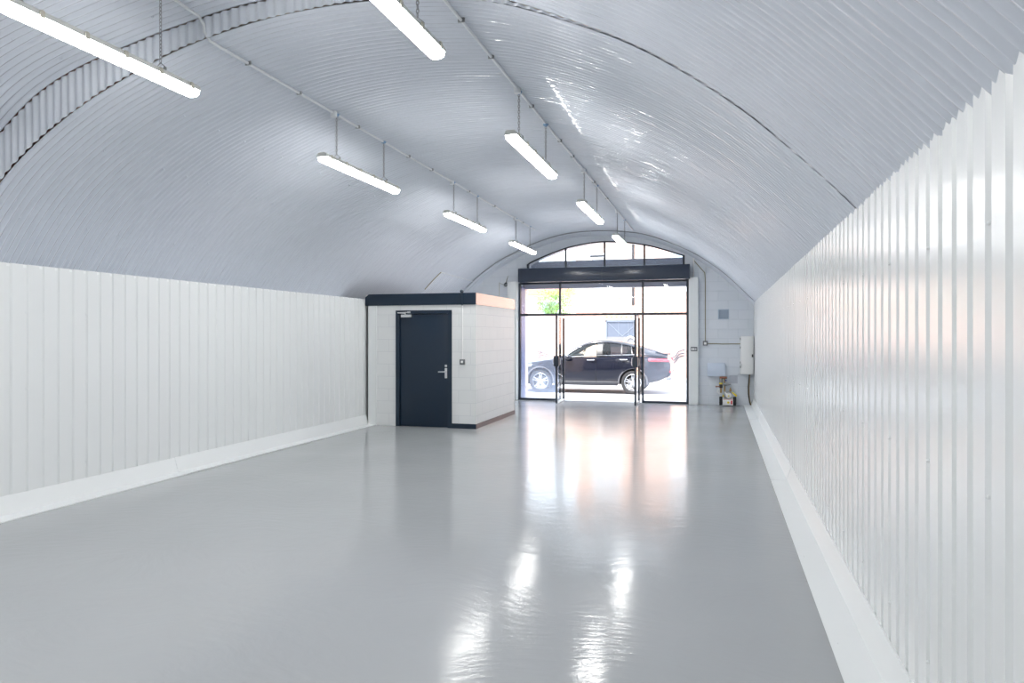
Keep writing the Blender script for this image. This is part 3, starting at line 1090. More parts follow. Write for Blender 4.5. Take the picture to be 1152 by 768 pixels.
obj('foliage', mb, M['leaf'], tr, fix=False)
tr.children[1]['kind'] = 'stuff'

# ------------------------------------------------------------------ the car (nose to the left)
car = thing('car', 'dark blue-black coupe-backed SUV parked across the street outside the doors', 'car', (-6.354, 23.06, GZ))
W = [(0, .60), (.06, .74), (.2, .86), (.45, .935), (.9, .985), (1.5, .995), (2.5, 1.0), (3.8, 1.0), (4.3, .985), (4.6, .95), (4.8, .89), (4.9, .83), (4.95, .76)]
ZB = [(0, .38), (.1, .28), (.3, .24), (1.4, .28), (3.2, .29), (4.2, .32), (4.55, .40), (4.8, .50), (4.95, .60)]
ZS = [(0, .66), (.05, .76), (.15, .86), (.45, .95), (1.0, 1.04), (1.4, 1.09), (2.2, 1.13), (3.2, 1.17), (4.0, 1.19), (4.5, 1.16), (4.75, 1.12), (4.9, 1.05), (4.95, .98)]
ZTOP = [(0, .70), (.05, .82), (.15, .93), (.45, 1.03), (1.0, 1.11), (1.4, 1.145), (1.6, 1.12), (3.8, 1.16), (4.5, 1.19), (4.75, 1.17), (4.9, 1.09), (4.95, 1.0)]


def body_loft():
    mb = MB()
    xs = [0, .03, .07, .13, .2, .3, .45, .6, .75, .9, 1.05, 1.2, 1.4, 1.6, 1.9, 2.2, 2.5, 2.8, 3.1, 3.4, 3.6, 3.8, 4.0, 4.2, 4.4, 4.55, 4.68, 4.78, 4.85, 4.9, 4.95]
    rows = []
    for x in xs:
        w_, zb, zs, zt = (smooth_interp(t, x) for t in (W, ZB, ZS, ZTOP))
        h = zs - zb
        half = [(0, zb), (.7 * w_, zb), (.93 * w_, zb + .03 * h), (.975 * w_, zb + .14 * h), (.985 * w_, zb + .30 * h), (1.0 * w_, zb + .52 * h),
                (1.0 * w_, zb + .70 * h), (.985 * w_, zb + .82 * h), (.975 * w_, zb + .90 * h), (.955 * w_, zs - .02), (.90 * w_, zs), (.55 * w_, zt - .01), (0, zt)]
        ring = [(x, -y, z) for y, z in half] + [(x, y, z) for y, z in half[-2:0:-1]]
        rows.append(ring)
    mb.grid(rows, close=True)
    n = len(rows[0])
    mb.f.append(tuple(range(n - 1, -1, -1)))
    mb.f.append(tuple(range((len(rows) - 1) * n, len(rows) * n)))
    return mb


WHX = (0.89, 3.825)
body = obj('body', body_loft(), M['paint'], car, smooth='all')
body.data.materials.append(M['black'])
cuts = []
for x in WHX:
    for s_ in (-1, 1):
        cm = MB().lathe([(0.0, -0.34), (0.425, -0.34), (0.425, 0.34), (0.0, 0.34)], (x, s_ * 1.0, 0.385), 'y', 48)
        c = obj('cutter', cm, M['black'], car)
        cuts.append(c)
bpy.context.view_layer.update()
for c in cuts:
    mod = body.modifiers.new('arch', 'BOOLEAN')
    mod.object = c
    mod.operation = 'DIFFERENCE'
    mod.solver = 'EXACT'
    try:
        mod.material_mode = 'TRANSFER'
    except Exception:
        pass
dg = bpy.context.evaluated_depsgraph_get()
bpy.context.view_layer.update()
me = bpy.data.meshes.new_from_object(body.evaluated_get(dg))
me.name = 'body'
body.modifiers.clear()
body.data = me
for c in cuts:
    bpy.data.objects.remove(c)
for p in me.polygons:
    p.use_smooth = True
me.set_sharp_from_angle(angle=math.radians(32))

ROOF = [(1.40, 1.12), (1.75, 1.34), (2.05, 1.51), (2.4, 1.635), (2.75, 1.685), (3.1, 1.68), (3.5, 1.625), (3.9, 1.535), (4.2, 1.455), (4.5, 1.365), (4.85, 1.25)]
RW = [(1.40, .80), (2.05, .66), (2.6, .64), (3.4, .64), (4.2, .66), (4.85, .72)]
BELT = [(1.40, 1.09), (2.0, 1.150), (3.0, 1.195), (3.8, 1.215), (4.3, 1.22), (4.85, 1.19)]


def roof_edge(x):
    return smooth_interp(RW, x), smooth_interp(ROOF, x) - .035


def glass_top(x):
    return roof_edge(x)[1] - .055


def side_pt(x, z, s=-1):
    yr, ze = roof_edge(x)
    zb = smooth_interp(BELT, x)
    t = (z - zb) / max(ze - zb, .02)
    t = min(max(t, 0), 1)
    yb = .905
    y = yb + (yr - yb) * t + .035 * math.sin(PI * t)
    return (x, s * y, z)


# roof skin
mb = MB()
rows = []
for i in range(25):
    x = 2.02 + (4.86 - 2.02) * i / 24
    yr, ze = roof_edge(x)
    zc = smooth_interp(ROOF, x)
    rows.append([(x, -yr + 2 * yr * k / 12, ze + (zc - ze) * (1 - (2 * k / 12 - 1) ** 4)) for k in range(13)])
mb.grid(rows)
rf = obj('roof', mb, M['paint'], car, smooth='all')
mod = rf.modifiers.new('thick', 'SOLIDIFY')
mod.thickness = 0.03
mod.offset = -1
# rear window and spoiler
mb = MB()
rows = []
for i in range(9):
    x = 3.75 + (4.62 - 3.75) * i / 8
    yr, ze = roof_edge(x)
    zc = smooth_interp(ROOF, x)
    rows.append([(x, -yr * .86 + 2 * yr * .86 * k / 8, ze + (zc - ze) * (1 - (.86 * (2 * k / 8 - 1)) ** 4) + .006) for k in range(9)])
mb.grid(rows)
obj('rear_window', mb, mat('dark rear glass', (0.02, 0.022, 0.03), rough=0.06, coat=1.0), car, smooth='all')
mb = MB().prism([(4.68, 1.265), (4.93, 1.275), (4.945, 1.255), (4.70, 1.225)], -.70, .70, 'y')
obj('spoiler', mb, M['paint'], car)
# tailgate below the spoiler
mb = MB()
mb.prism([(4.50, 1.15), (4.50, 1.33), (4.80, 1.245), (4.86, 1.18), (4.86, 1.05)], -.78, .78, 'y')
obj('tailgate', mb, M['paint'], car)
# windscreen
mb = MB()
rows = []
for i in range(9):
    x = 1.40 + (2.06 - 1.40) * i / 8
    yr, ze = roof_edge(x)
    zc = smooth_interp(ROOF, x)
    rows.append([(x + .05 * (2 * k / 8 - 1) ** 2 - .03, -yr + 2 * yr * k / 8, ze + (zc - ze) * (1 - (2 * k / 8 - 1) ** 4)) for k in range(9)])
mb.grid(rows)
obj('windscreen', mb, M['glass_car'], car, smooth='all')

for s_ in (-1, 1):
    # rail from the foot of the windscreen over the doors to the tail
    mb = MB()
    lo_, hi_ = [], []
    for i in range(41):
        x = 1.42 + (4.86 - 1.42) * i / 40
        ze = roof_edge(x)[1]
        zb = smooth_interp(BELT, x)
        lo_.append(side_pt(x, max(ze - .065 - (0.02 if x < 2.1 else 0), zb - .06), s_))
        hi_.append(side_pt(x, ze + .004, s_))
    mb.grid([lo_, hi_])
    r = obj('roof_rail', mb, M['paint'], car, smooth='all')
    mo = r.modifiers.new('thick', 'SOLIDIFY')
    mo.thickness = 0.04
    # waist strip
    mb = MB()
    mb.tube([side_pt(x, smooth_interp(BELT, x) + .004, s_) for x in [1.62 + 0.1 * k for k in range(25)]], 0.012, 6)
    obj('waist_trim', mb, M['chrome'], car, smooth=True)

    def panel(name, x0, x1, m, z_in=0.0, thick=0.0, slant0=0.0, slant1=0.0, parent=car):
        mb = MB()
        rows = []
        for j in range(7):
            t = j / 6
            row = []
            for i in range(9):
                a = x0 + slant0 * t
                b = x1 + slant1 * t
                x = a + (b - a) * i / 8
                zb, zt_ = smooth_interp(BELT, x) - .02, glass_top(x)
                z = zb + (max(zt_, zb) - zb) * t
                p = side_pt(x, z, s_)
                row.append((p[0], p[1] - s_ * z_in, p[2]))
            rows.append(row)
        mb.grid(rows)
        o = obj(name, mb, m, parent, smooth='all')
        if thick:
            mo = o.modifiers.new('thick', 'SOLIDIFY')
            mo.thickness = thick
        return o
    panel('door_window', 1.62, 2.70, M['glass_car'], 0.006)
    panel('pillar', 2.68, 2.88, M['black'], 0, 0.03)
    panel('door_window', 2.88, 3.46, M['glass_dark'], 0.006)
    panel('pillar_trim', 3.455, 3.495, M['cladding'], -0.003, 0.02, -0.02, -0.02)
    panel('quarter_window', 3.50, 3.80, M['glass_dark'], 0.006, 0, -0.02, -0.08)
    panel('pillar_trim', 3.79, 3.83, M['cladding'], -0.003, 0.02, -0.06, -0.06)
    panel('quarter_window', 3.84, 4.12, M['glass_dark'], 0.006)
    panel('rear_pillar', 4.10, 4.85, M['paint'], 0.0, 0.03)
    # handles, door seams, cladding
    for hx_ in (2.52, 3.54):
        zb = 1.055 + (0.02 if hx_ > 3 else 0)
        mb = MB().tube([(hx_ - .11, s_ * .985, zb), (hx_ - .08, s_ * 1.02, zb), (hx_ + .08, s_ * 1.02, zb + .004), (hx_ + .11, s_ * .985, zb + .004)], .016, 8)
        obj('door_handle', mb, M['chrome'], car, smooth=True)
    mb = MB().prism([(s_ * .93, .26), (s_ * 1.005, .29), (s_ * 1.0, .37), (s_ * .965, .40), (s_ * .93, .40)], 1.35, 3.36, 'x')
    obj('side_skirt', mb, M['cladding'], car)
    for x in WHX:
        mb = MB()
        ring = [(x + .435 * math.cos(a), s_ * .975, .385 + .435 * math.sin(a)) for a in [(-0.18 + (PI + .36) * k / 28) for k in range(29)]]
        mb.tube(ring, .026, 6)
        obj('wheel_arch_trim', mb, M['arch'], car, smooth=True)
    for x0_ in (2.68, ):
        mb = MB().box(x0_ - .004, x0_ + .004, min(s_ * .97, s_ * 1.003), max(s_ * .97, s_ * 1.003), .42, 1.10)
        obj('door_seam', mb, M['black'], car)
    # mirror
    mb = MB()
    mb.sphere((1.80, s_ * 1.06, 1.135), .1, (1.25, .95, .85), 16)
    mi = obj('wing_mirror', mb, M['paint'], car, smooth='all')
    mb = MB().tube([(1.82, s_ * .90, 1.09), (1.81, s_ * 1.0, 1.10)], .03, 8)
    obj('mirror_arm', mb, M['black'], mi, smooth=True)
    # lamps
    mb = MB()
    ys = [(4.30, .995), (4.5, .972), (4.7, .925), (4.85, .865), (4.93, .80)]
    mb.grid([[(x, s_ * (y + .006), 1.03 - .02 * (x - 4.3)) for x, y in ys], [(x, s_ * (y + .008), 1.09 - .02 * (x - 4.3)) for x, y in ys],
             [(x, s_ * (y - .01), 1.115 - .05 * (x - 4.3)) for x, y in ys]])
    tl_ = obj('tail_lamp', mb, M['tail'], car, smooth='all')
    mo = tl_.modifiers.new('thick', 'SOLIDIFY')
    mo.thickness = 0.03
    mo.offset = 0
    mb = MB()
    ys = [(.10, .79), (.25, .88), (.42, .93), (.60, .955)]
    mb.grid([[(x, s_ * (y + .002), .78 + .1 * x) for x, y in ys], [(x, s_ * (y - .01), .86 + .1 * x) for x, y in ys]])
    hl = obj('head_lamp', mb, M['lens'], car, smooth='all')
    mo = hl.modifiers.new('thick', 'SOLIDIFY')
    mo.thickness = 0.03
    mo.offset = 0
    mb = MB().prism([(4.80, .44), (4.98, .46), (4.97, .53), (4.83, .52)], *(sorted((s_ * .50, s_ * .78))), 'y')
    obj('exhaust_trim', mb, M['chrome'], car)
    mb = MB().prism([(4.88, .70), (4.965, .70), (4.965, .74), (4.88, .74)], *(sorted((s_ * .55, s_ * .80))), 'y')
    obj('reflector', mb, M['tail'], car)
mb = MB().prism([(4.55, .40), (4.93, .58), (4.97, .66), (4.95, .70), (4.85, .56), (4.52, .46)], -.84, .84, 'y')
obj('rear_bumper_trim', mb, M['cladding'], car)
mb = MB()
for k in range(5):
    mb.box(-.012, .02, -.42, .42, .45 + k * .055, .475 + k * .055)
mb.box(-.02, .03, -.46, -.42, .42, .72)
mb.box(-.02, .03, .42, .46, .42, .72)
obj('front_grille', mb, M['chrome'], car)


# wheels
def wheel(x, s_):
    mb = MB().lathe([(.255, -.12), (.30, -.135), (.345, -.125), (.366, -.09), (.37, 0), (.366, .09), (.345, .125), (.30, .135), (.255, .12), (.255, -.12)],
                    (0, 0, 0), 'y', 44)
    t = obj('wheel', mb, M['tyre'], car, smooth=True, loc=(x, s_ * .855, .37))
    mb = MB().lathe([(.258, s_ * .122), (.25, s_ * .128), (.235, s_ * .10), (.235, -s_ * .09)], (0, 0, 0), 'y', 40)
    mb.lathe([(0, s_ * .10), (.045, s_ * .098), (.052, s_ * .07)], (0, 0, 0), 'y', 20)
    for k in range(5):
        for dd in (-.16, .16):
            a = 2 * PI * k / 5 + .3
            c1 = (.04 * math.cos(a + dd * 2), s_ * .085, .04 * math.sin(a + dd * 2))
            c2 = (.245 * math.cos(a + dd), s_ * .10, .245 * math.sin(a + dd))
            mb.tube([c1, c2], [.022, .017], 6)
    obj('rim', mb, M['alloy'], t, smooth=True)
    mb = MB().lathe([(0, 0), (.17, 0), (.17, s_ * .03), (0, s_ * .03)], (0, 0, 0), 'y', 28)
    obj('brake_disc', mb, M['zinc'], t)
    return t


for x in WHX:
    for s_ in (-1, 1):
        wheel(x, s_)
# cabin fittings seen through the glass
for sx, sy in ((2.42, -.38), (2.42, .38), (3.3, -.38), (3.3, .38)):
    mb = MB()
    mb.bbox(sx - .25, sx + .28, sy - .25, sy + .25, 1.02, 1.10, .03)
    mb.prism([(sx + .12, 1.0), (sx + .28, 1.0), (sx + .42, 1.34), (sx + .34, 1.36)], sy - .22, sy + .22, 'y')
    se = obj('seat', mb, M['leather'], car)
    mb = MB().bbox(sx + .36, sx + .46, sy - .13, sy + .13, 1.37, 1.53, .03)
    obj('head_rest', mb, M['leather'], se, smooth=True)
mb = MB()
mb.prism([(1.45, 1.08), (1.5, 1.17), (1.85, 1.2), (1.95, 1.12), (1.95, 1.0), (1.45, 1.0)], -.80, .80, 'y')
obj('dashboard', mb, M['dash'], car)
mb = MB()
ring = [(2.02 + .08 * math.sin(a), .38 + .18 * math.cos(a), 1.19 + .16 * math.sin(a)) for a in [2 * PI * k / 24 for k in range(25)]]
mb.tube(ring, .014, 6)
mb.tube([(1.85, .38, 1.14), (2.02, .38, 1.19)], .025, 6)
obj('steering_wheel', mb, M['dash'], car, smooth=True)


# ------------------------------------------------------------------ hanging lamps
LL = 1.80


def lamp(x, y, zb, label, near_tops=None):
    r = thing('batten_light', label, 'light', (x, y, zb), group='suspended tube lights')
    # diffuser: rounded trough, closed ends
    hw_, hh = 0.056, 0.05
    sec = [(-hw_, 0.052), (-hw_ * 1.0, 0.03), (-hw_ * 0.86, 0.012), (-hw_ * 0.5, 0.001), (0, -0.001), (hw_ * 0.5, 0.001), (hw_ * 0.86, 0.012), (hw_, 0.03), (hw_, 0.052)]
    mb = MB()
    rows = []
    for yy, k in ((0.006, .80), (0.018, .96), (0.05, 1.0), (LL - 0.05, 1.0), (LL - 0.018, .96), (LL - 0.006, .80)):
        rows.append([(px * (0.5 + 0.5 * k), yy, 0.052 + (pz - 0.052) * k) for px, pz in sec])
    mb.grid(rows)
    n = len(sec)
    mb.f.append(tuple(range(n)))
    mb.f.append(tuple(range(5 * n, 6 * n)))
    obj('diffuser', mb, M['diffuser'], r, smooth=True)
    mb = MB()
    mb.prism([(-0.060, 0.050), (0.060, 0.050), (0.060, 0.066), (0.050, 0.088), (0.032, 0.096), (-0.032, 0.096), (-0.050, 0.088), (-0.060, 0.066)], 0.0, LL, 'y')
    obj('housing', mb, M['housing'], r)
    for s_ in (-1, 1):
        for k in range(6):
            yy = 0.10 + (LL - 0.20) * k / 5
            mb = MB().bbox(s_ * 0.062 - 0.006, s_ * 0.062 + 0.006, yy - 0.016, yy + 0.016, 0.038, 0.082, 0.002)
            mb.box(min(s_ * 0.050, s_ * 0.066), max(s_ * 0.050, s_ * 0.066), yy - 0.010, yy + 0.010, 0.078, 0.086)
            obj('clip', mb, M['clip'], r)
    for yy in (0.30, LL - 0.36):
        ztop = vault_z(x, y + yy) - zb - 0.055
        mb = MB().box(-0.045, 0.045, yy - 0.012, yy + 0.012, 0.095, 0.104)
        mb.box(-0.045, -0.04, yy - 0.012, yy + 0.012, 0.10, 0.116)
        mb.box(0.04, 0.045, yy - 0.012, yy + 0.012, 0.10, 0.116)
        mb.tube([(-0.042, yy, 0.114), (0, yy, 0.150), (0.042, yy, 0.114)], 0.0035, 5)
        br = obj('bracket', mb, M['zinc'], r)
        mb = MB()
        z = 0.150
        k = 0
        while z < ztop:
            ax = k % 2
            loop = []
            for q in range(9):
                a = 2 * PI * q / 8
                u, v_ = 0.0095 * math.cos(a), 0.0185 * math.sin(a)
                loop.append((u if ax else 0, yy + (0 if ax else u), z + 0.014 + v_))
            mb.tube(loop, 0.0034, 4, caps=False)
            z += 0.0275
            k += 1
        obj('chain', mb, M['chain'], r)
        mb = MB().lathe([(0, z), (0.02, z), (0.030, z + 0.012), (0.032, z + 0.024), (0, z + 0.024)], (0, yy, 0), 'z', 16)
        mb.tube([(0, yy, z - 0.008), (0, yy, z + 0.004)], 0.006, 6)
        obj('hook_plate', mb, M['cap_blue'], r, smooth=True)
    return r


PIT = 3.58
lab_l = ['tube light at upper left edge of view, on the left-hand run', 'second tube light from the near end on the left-hand run',
         'third tube light from the near end on the left-hand run', 'farthest tube light on the left-hand run, above the small room']
for k in range(4):
    lamp(-4.0, 3.02 + PIT * k + (0.02 if k else -0.09), 3.475 if k else 3.535, lab_l[k])
lab_r = ['tube light cut by the top edge, nearest on the central run', 'second tube light from the near end on the central run',
         'third tube light from the near end on the central run', 'farthest tube light on the central run, in front of the fanlight']
for k in range(4):
    lamp(-1.9, 2.90 + PIT * k + (0.02 if k else -0.02), 3.51 if k else 3.59, lab_r[k])
# unseen lamps added behind the viewpoint for fill, continuing the two runs
for xx, zz, lb in ((-4.0, 3.475, 'left'), (-1.9, 3.51, 'central')):
    lamp(xx, -0.60, zz, 'added unseen tube light for fill over the back of the unit on the %s run' % lb)
    lamp(xx, -3.40, zz, 'added unseen tube light for fill at the very back of the unit on the %s run' % lb)


# ------------------------------------------------------------------ conduits along the vault
def conduit(name, pts, r, label, boxes=(), saddles=(), m='conduit', cat='conduit', nside=10):
    t = thing(name, label, cat, pts[0])
    o = Vector(pts[0])
    mb = MB().tube([Vector(p) - o for p in pts], r, nside)
    obj('tube', mb, M[m], t, smooth=True)
    for p in boxes:
        q = Vector(p) - o
        mb = MB().lathe([(0, -.03), (.034, -.03), (.036, -.02), (.036, .03), (0, .03)], q, 'z', 16)
        obj('junction_box', mb, M[m], t, smooth=True)
    for p in saddles:
        q = Vector(p) - o
        mb = MB().box(q.x - r - 0.014, q.x + r + 0.014, q.y - 0.007, q.y + 0.007, q.z - r - 0.003, q.z + r + 0.006)
        obj('saddle', mb, M['zinc'], t)
    return t


def run(x, y0, y1, n=14, drop=0.022):
    return [(x, y0 + (y1 - y0) * i / n, vault_z(x, y0 + (y1 - y0) * i / n) - drop) for i in range(n + 1)]


za, zb_ = vault_z(-4.0, YS - 0.1) - 0.03, vault_z(-4.0, YS + 0.1) - 0.022
pl_ = run(-4.0, YB + 0.1, YS - 0.35) + [(-4.0, YS - 0.22, za), (-4.0, YS - 0.10, za - 0.004), (-4.0, YS - 0.045, za - 0.05), (-4.0, YS - 0.04, zb_ + 0.05),
                                       (-4.0, YS + 0.02, zb_ + 0.004), (-4.0, YS + 0.15, zb_)] + run(-4.0, YS + 0.4, 15.7, 30)
conduit('cable_conduit', pl_, 0.0125, 'pale conduit along the left of the vault, stepping down at the riser',
        boxes=[(-4.0, y, vault_z(-4.0, y) - 0.035) for y in (6.86, 10.42, 14.0)],
        saddles=[(-4.0, y, vault_z(-4.0, y) - 0.022) for y in (5.4, 6.2, 7.4, 8.8, 9.6, 11.2, 12.6, 14.6)])
pr_ = run(-1.9, YB + 0.1, 3.0, 12) + [(-1.9, 3.3, vault_z(-1.9, YS + 0.1) - 0.022)] + run(-1.9, YS + 0.05, 16.6, 34)
conduit('cable_conduit', pr_, 0.0125, 'pale conduit along the crown of the vault above the central run',
        boxes=[(-1.9, y, vault_z(-1.9, y) - 0.035) for y in (6.74, 10.3, 13.9)],
        saddles=[(-1.9, y, vault_z(-1.9, y) - 0.022) for y in (5.15, 5.9, 7.3, 8.7, 9.5, 11.2, 12.6)])

# ceiling edge trims above the small room
mb = MB()
def on_vault(x, y, d=0.012):
    return (x, y, vault_z(x, y) - d)
mb.tube([on_vault(-6.42 + 0.40 * k / 8, 15.0) for k in range(9)], 0.014, 6)
tag(obj('trim_16', mb, M['olive'], smooth=True), 'olive edge strip on the vault above the small room', 'trim', kind='structure')
mb = MB()
mb.tube([on_vault(-6.02, 15.0 + 2.14 * k / 6, 0.014) for k in range(7)], 0.013, 6)
tag(obj('trim_17', mb, M['conduit'], smooth=True), 'pale strip along the vault above the small room', 'trim', kind='structure')
mb = MB()
rows = []
for k in range(13):
    x = -6.55 + 0.53 * k / 12
    rows.append([(x, yy, vault_z(x, yy) - 0.0105) for yy in (15.0, 15.7, 16.4, YF - 0.4)])
mb.grid(rows)
tag(obj('trim_18', mb, M['smooth_white'], smooth='all'), 'flat patch panel on the vault above the small room', 'trim', kind='structure')

# ------------------------------------------------------------------ fittings on the end wall, right of the doors
t = thing('socket_outlet', 'small grey triple switch plate on the casing right of the doors', 'socket', (-0.552, YF - 0.14, 1.325))
mb = MB().bbox(-0.075, 0.075, -0.035, 0, -0.05, 0.05, 0.005)
obj('back_box', mb, bpy.data.materials['grey metal box'], t, smooth=True)
for k in (-1, 0, 1):
    mb = MB().bbox(k * 0.042 - 0.014, k * 0.042 + 0.014, -0.042, -0.034, -0.022, 0.018, 0.003)
    obj('rocker', mb, M['white'], t, smooth=True)

CYW = YF - 0.02
conduit('wall_conduit', [(-0.565, CYW, 3.03), (-0.565, CYW, 3.50)], 0.017, 'thick white pipe from the right casing up to the vault', m='white')
ct = conduit('wall_conduit', [(-0.56, CYW, 3.44), (-0.31, CYW, 3.14), (-0.296, CYW, 3.0), (-0.296, CYW, 1.50)], 0.010,
             'thin olive conduit dropping down the end wall to a box', m='olive')
mb = MB().bbox(-0.055 - (-0.264) * 0 + 0.264 - 0.0, 0.264 + 0.055, -0.045, 0.02, -2.035, -1.925, 0.006)
obj('switch_box', mb, bpy.data.materials['grey metal box'], ct, smooth=True)
mb = MB().bbox(0.264 - 0.028, 0.264 + 0.028, -0.052, -0.044, -2.01, -1.955, 0.003)
obj('cover_plate', mb, M['white'], ct, smooth=True)
conduit('wall_conduit', [(-0.24, CYW, 1.452), (0.10, CYW, 1.445), (0.51, CYW, 1.45)], 0.011, 'level olive conduit on the end wall into the white cabinet',
        m='olive')
conduit('wall_conduit', [(-0.285, CYW, 3.1), (-0.285, CYW, 3.28), (-0.22, CYW, 3.27), (-0.15, CYW, 3.24)], 0.012, 'short pale bent pipe high on the end wall', m='conduit')

t = thing('vent_grille', 'square blue grey vent grille on the end wall', 'vent', (0.12, YF, 2.146))
mb = MB()
mb.box(-0.125, 0.125, -0.018, 0, -0.12, -0.10)
mb.box(-0.125, 0.125, -0.018, 0, 0.10, 0.12)
mb.box(-0.125, -0.10, -0.018, 0, -0.10, 0.10)
mb.box(0.10, 0.125, -0.018, 0, -0.10, 0.10)
obj('frame', mb, M['vent'], t)
mb = MB()
for k in range(9):
    z = -0.095 + k * 0.022
    mb.add([(-0.10, -0.015, z), (0.10, -0.015, z), (0.10, -0.002, z + 0.018), (-0.10, -0.002, z + 0.018)], [(0, 1, 2, 3)])
obj('louvres', mb, M['vent'], t)
mb = MB().box(0.249, 0.437, YF - 0.008, YF, 0.517, 0.703)
tag(obj('wall_patch', mb, M['patch']), 'square grey patch plate low on the end wall', 'patch')

t = thing('consumer_cabinet', 'tall white electrical cabinet in the right corner of the end wall', 'cabinet', (0.64, YF, 0.74))
mb = MB().bbox(-0.14, 0.145, -0.20, 0, 0, 0.89, 0.006)
obj('body', mb, M['white'], t, smooth=True)
mb = MB().bbox(-0.132, 0.137, -0.222, -0.201, 0.008, 0.882, 0.004)
dr = obj('door', mb, M['white'], t, smooth=True)
mb = MB().bbox(0.105, 0.135, -0.240, -0.222, 0.40, 0.47, 0.004)
obj('latch', mb, M['black'], dr, smooth=True)
for z in (0.15, 0.25, 0.60, 0.80):
    mb = MB().bbox(-0.155, -0.138, -0.215, -0.185, z, z + 0.05, 0.003)
    obj('hinge', mb, M['zinc'], dr, smooth=True)
t = thing('meter_box', 'pale grey flat steel box on the end wall above the pipework', 'box', (-0.045, YF, 0.68))
mb = MB().bbox(-0.20, 0.20, -0.11, 0, 0, 0.315, 0.006)
obj('case', mb, M['pale_box'], t, smooth=True)
mb = MB().bbox(-0.193, 0.193, -0.122, -0.111, 0.007, 0.308, 0.004)
obj('cover', mb, M['pale_box'], t, smooth=True)

cb = thing('power_cable', 'dark cable hanging from the white cabinet to the floor in the corner', 'cable', (0.69, YF - 0.10, 0))
mb = MB().tube([(0.005, 0, 0.755), (0.0, 0, 0.66), (-0.018, 0, 0.45), (-0.015, 0, 0.28), (0.012, 0, 0.10), (0.03, -0.01, 0.035), (0.04, -0.03, 0.024)], 0.013, 8)
obj('black_sheath', mb, M['cable'], cb, smooth=True)
mb = MB().tube([(0.022, 0.01, 0.755), (0.012, 0.01, 0.60), (0.0, 0.01, 0.42), (0.004, 0.01, 0.25), (0.03, 0.0, 0.08), (0.05, -0.02, 0.03)], 0.008, 8)
obj('brown_sheath', mb, M['brass'], cb, smooth=True)

# pump / valve assembly under the grey box
pv = thing('pipe_valve_set', 'cluster of brass valves and pump with yellow lever below the grey box', 'valve set', (0.215, YF - 0.16, 0))
mb = MB().bbox(-0.115, 0.115, -0.09, 0.09, 0.02, 0.165, 0.01)
obj('pump_base', mb, M['white'], pv, smooth=True)
mb = MB().box(0.065, 0.10, -0.0925, -0.0895, 0.05, 0.13)
mb.box(-0.10, 0.10, -0.0925, -0.0895, 0.150, 0.158)
obj('red_marking', mb, M['red'], pv)
mb = MB().lathe([(0, -0.095), (.025, -0.095), (.025, -0.088)], (0.01, 0, 0.085), 'y', 16)
obj('warning_disc', mb, M['yellow'], pv)
for s_ in (-1, 1):
    mb = MB().lathe([(0, 0.012), (.034, 0.012), (.036, 0.02), (.036, 0.205), (.030, 0.215), (0, 0.215)], (s_ * 0.155 + (0.0 if s_ < 0 else 0.0), 0, 0), 'z', 20)
    mb.lathe([(.037, 0.06), (.040, 0.065), (.040, 0.075), (.037, 0.08)], (s_ * 0.155, 0, 0), 'z', 20)
    obj('black_canister', mb, M['black'], pv, smooth=True)
mb = MB().bbox(-0.085, 0.085, -0.06, 0.07, 0.165, 0.335, 0.02)
obj('pump_head', mb, M['zinc'], pv, smooth=True)
mb = MB().lathe([(0, -0.088), (.055, -0.088), (.064, -0.08), (.066, -0.06)], (0.02, 0, 0.248), 'y', 28)
dl = obj('gauge', mb, M['white'], pv, smooth=True)
mb = MB().add([(0.005, -0.090, 0.235), (0.035, -0.090, 0.235), (0.02, -0.090, 0.275)], [(0, 1, 2)])
mb.add([(-0.005, -0.0905, 0.215), (0.035, -0.0905, 0.215), (0.035, -0.0905, 0.232), (-0.005, -0.0905, 0.232)], [(0, 1, 2, 3)])
obj('gauge_marking', mb, M['yellow'], dl)
mb = MB()
mb.prism([(0.085, 0.315), (0.105, 0.332), (0.205, 0.255), (0.195, 0.228), (0.175, 0.225)], -0.06, -0.035, 'y')
obj('yellow_lever', mb, M['yellow'], pv)
mb = MB().prism([(-0.125, 0.215), (-0.085, 0.205), (-0.09, 0.255), (-0.115, 0.27)], -0.075, -0.05, 'y')
obj('yellow_tag', mb, M['yellow'], pv)
mb = MB()
mb.tube([(-0.155, 0.02, 0.30), (-0.155, 0.02, 0.66)], 0.022, 10)
mb.tube([(-0.07, 0.03, 0.33), (-0.07, 0.03, 0.50), (-0.075, 0.03, 0.66)], 0.018, 10)
obj('pipe', mb, M['brass'], pv, smooth=True)
mb = MB()
mb.tube([(-0.185, 0.02, 0.655), (-0.02, 0.03, 0.655)], 0.026, 10)
mb.tube([(-0.255, 0.0, 0.445), (-0.17, 0.0, 0.445)], 0.013, 8)
mb.sphere((-0.255, 0.0, 0.445), 0.022, n=10)
obj('copper_pipe', mb, M['copper'], pv, smooth=True)
mb = MB()
mb.tube([(-0.155, 0.02, 0.53), (-0.155, 0.02, 0.63)], 0.036, 12)
mb.tube([(-0.08, 0.02, 0.50), (0.07, -0.01, 0.51)], [0.036, 0.014], 10)
mb.lathe([(0.0, .45), (.03, .46), (.034, .49), (.034, .52), (.02, .54)], (-0.07, 0.03, 0), 'z', 14)
obj('valve_body', mb, M['zinc'], pv, smooth=True)
mb = MB().tube([(-0.155, 0.02, 0.505), (-0.155, 0.02, 0.535)], 0.041, 14)
obj('yellow_collar', mb, M['yellow'], pv, smooth=True)
mb = MB().tube([(-0.155, 0.02, 0.415), (-0.155, 0.02, 0.495)], 0.037, 14)
obj('black_collar', mb, M['black'], pv, smooth=True)
mb = MB().tube([(-0.045, 0.0, 0.57), (-0.045, 0.0, 0.61)], 0.02, 12)
obj('blue_knob', mb, mat('blue plastic', (0.03, 0.07, 0.28), rough=0.4, var=0.05), pv, smooth=True)
mb = MB()
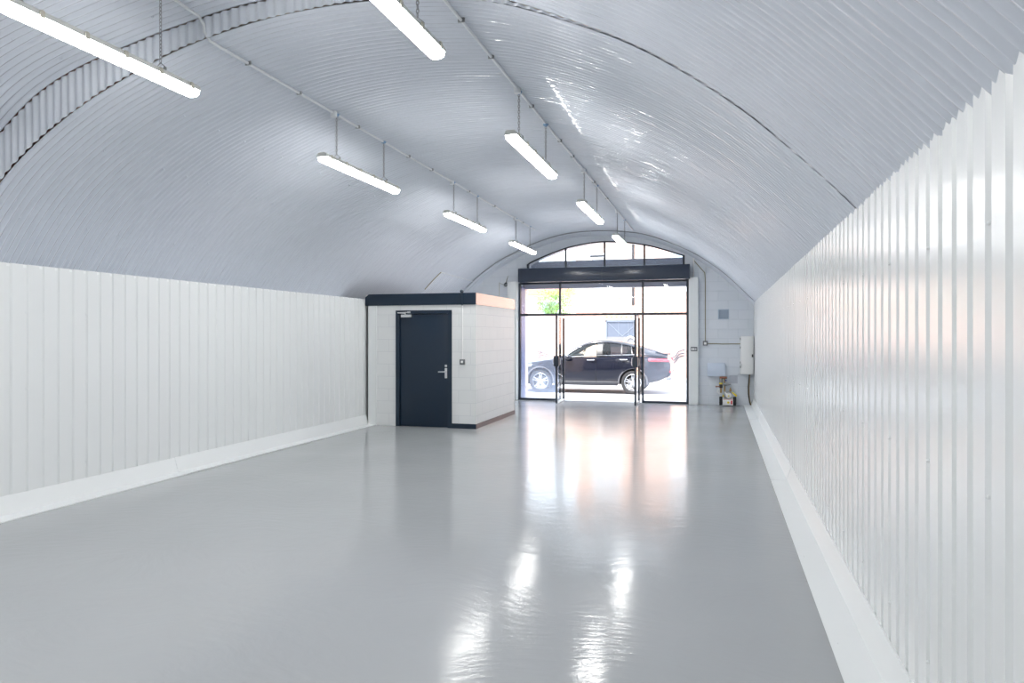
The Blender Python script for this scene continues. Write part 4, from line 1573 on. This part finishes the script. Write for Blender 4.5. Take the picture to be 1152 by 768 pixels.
mb.lathe([(0.0, .33), (.026, .335), (.026, .375), (.014, .40), (.010, .43), (0, .432)], (0.06, 0.0, 0), 'z', 14)
obj('air_vent', mb, M['brass'], pv, smooth=True)
mb = MB().tube([(-0.20, 0.0, 0.40), (-0.235, 0.0, 0.33), (-0.20, 0.0, 0.28), (-0.17, 0.0, 0.27)], 0.012, 8)
obj('white_hose', mb, M['white'], pv, smooth=True)

# left of the doors
t = thing('door_sensor', 'small grey sounder on a cable high left of the shutter box', 'sensor', (-5.24, YF, 2.95))
mb = MB().sphere((0, -0.045, 0), 0.05, (0.95, 0.8, 1.15), 14)
obj('body', mb, bpy.data.materials['grey metal box'], t, smooth='all')
mb = MB().tube([(0.0, -0.03, 0.05), (0.02, -0.02, 0.14), (0.045, -0.015, 0.22)], 0.007, 6)
mb.tube([(-0.04, -0.03, 0.0), (-0.10, -0.015, 0.01), (-0.19, -0.01, 0.06), (-0.19, -0.01, -0.35)], 0.006, 6)
obj('cable', mb, M['olive'], t, smooth=True)
t = thing('push_button', 'tiny round exit button on the casing left of the doors', 'button', (-5.03, YF - 0.14, 1.235))
mb = MB().bbox(-0.035, 0.035, -0.02, 0, -0.045, 0.045, 0.005)
obj('plate', mb, M['white'], t, smooth=True)
mb = MB().lathe([(0, -0.03), (.013, -0.03), (.015, -0.02)], (0, 0, 0), 'y', 14)
obj('button', mb, M['black'], t, smooth=True)

# grey bar hung under the vault in front of the fanlight
t = thing('hanging_sensor_bar', 'short grey bar hung on a wire in front of the fanlight', 'fitting', (-2.80, 17.0, 3.555))
mb = MB().bbox(-0.17, 0.17, -0.03, 0.03, -0.025, 0.022, 0.006)
obj('bar', mb, mat('grey bar paint', (0.33, 0.35, 0.42), rough=0.5, var=0.05), t, smooth=True)
mb = MB().tube([(-0.16, 0, 0.02), (-0.16, 0, vault_z(-2.96, 17.0) - 3.555 - 0.01)], 0.004, 5)
mb.tube([(0.0, 0, 0.02), (-0.13, 0, 0.17)], 0.004, 5)
obj('hanger_wire', mb, M['conduit'], t, smooth=True)
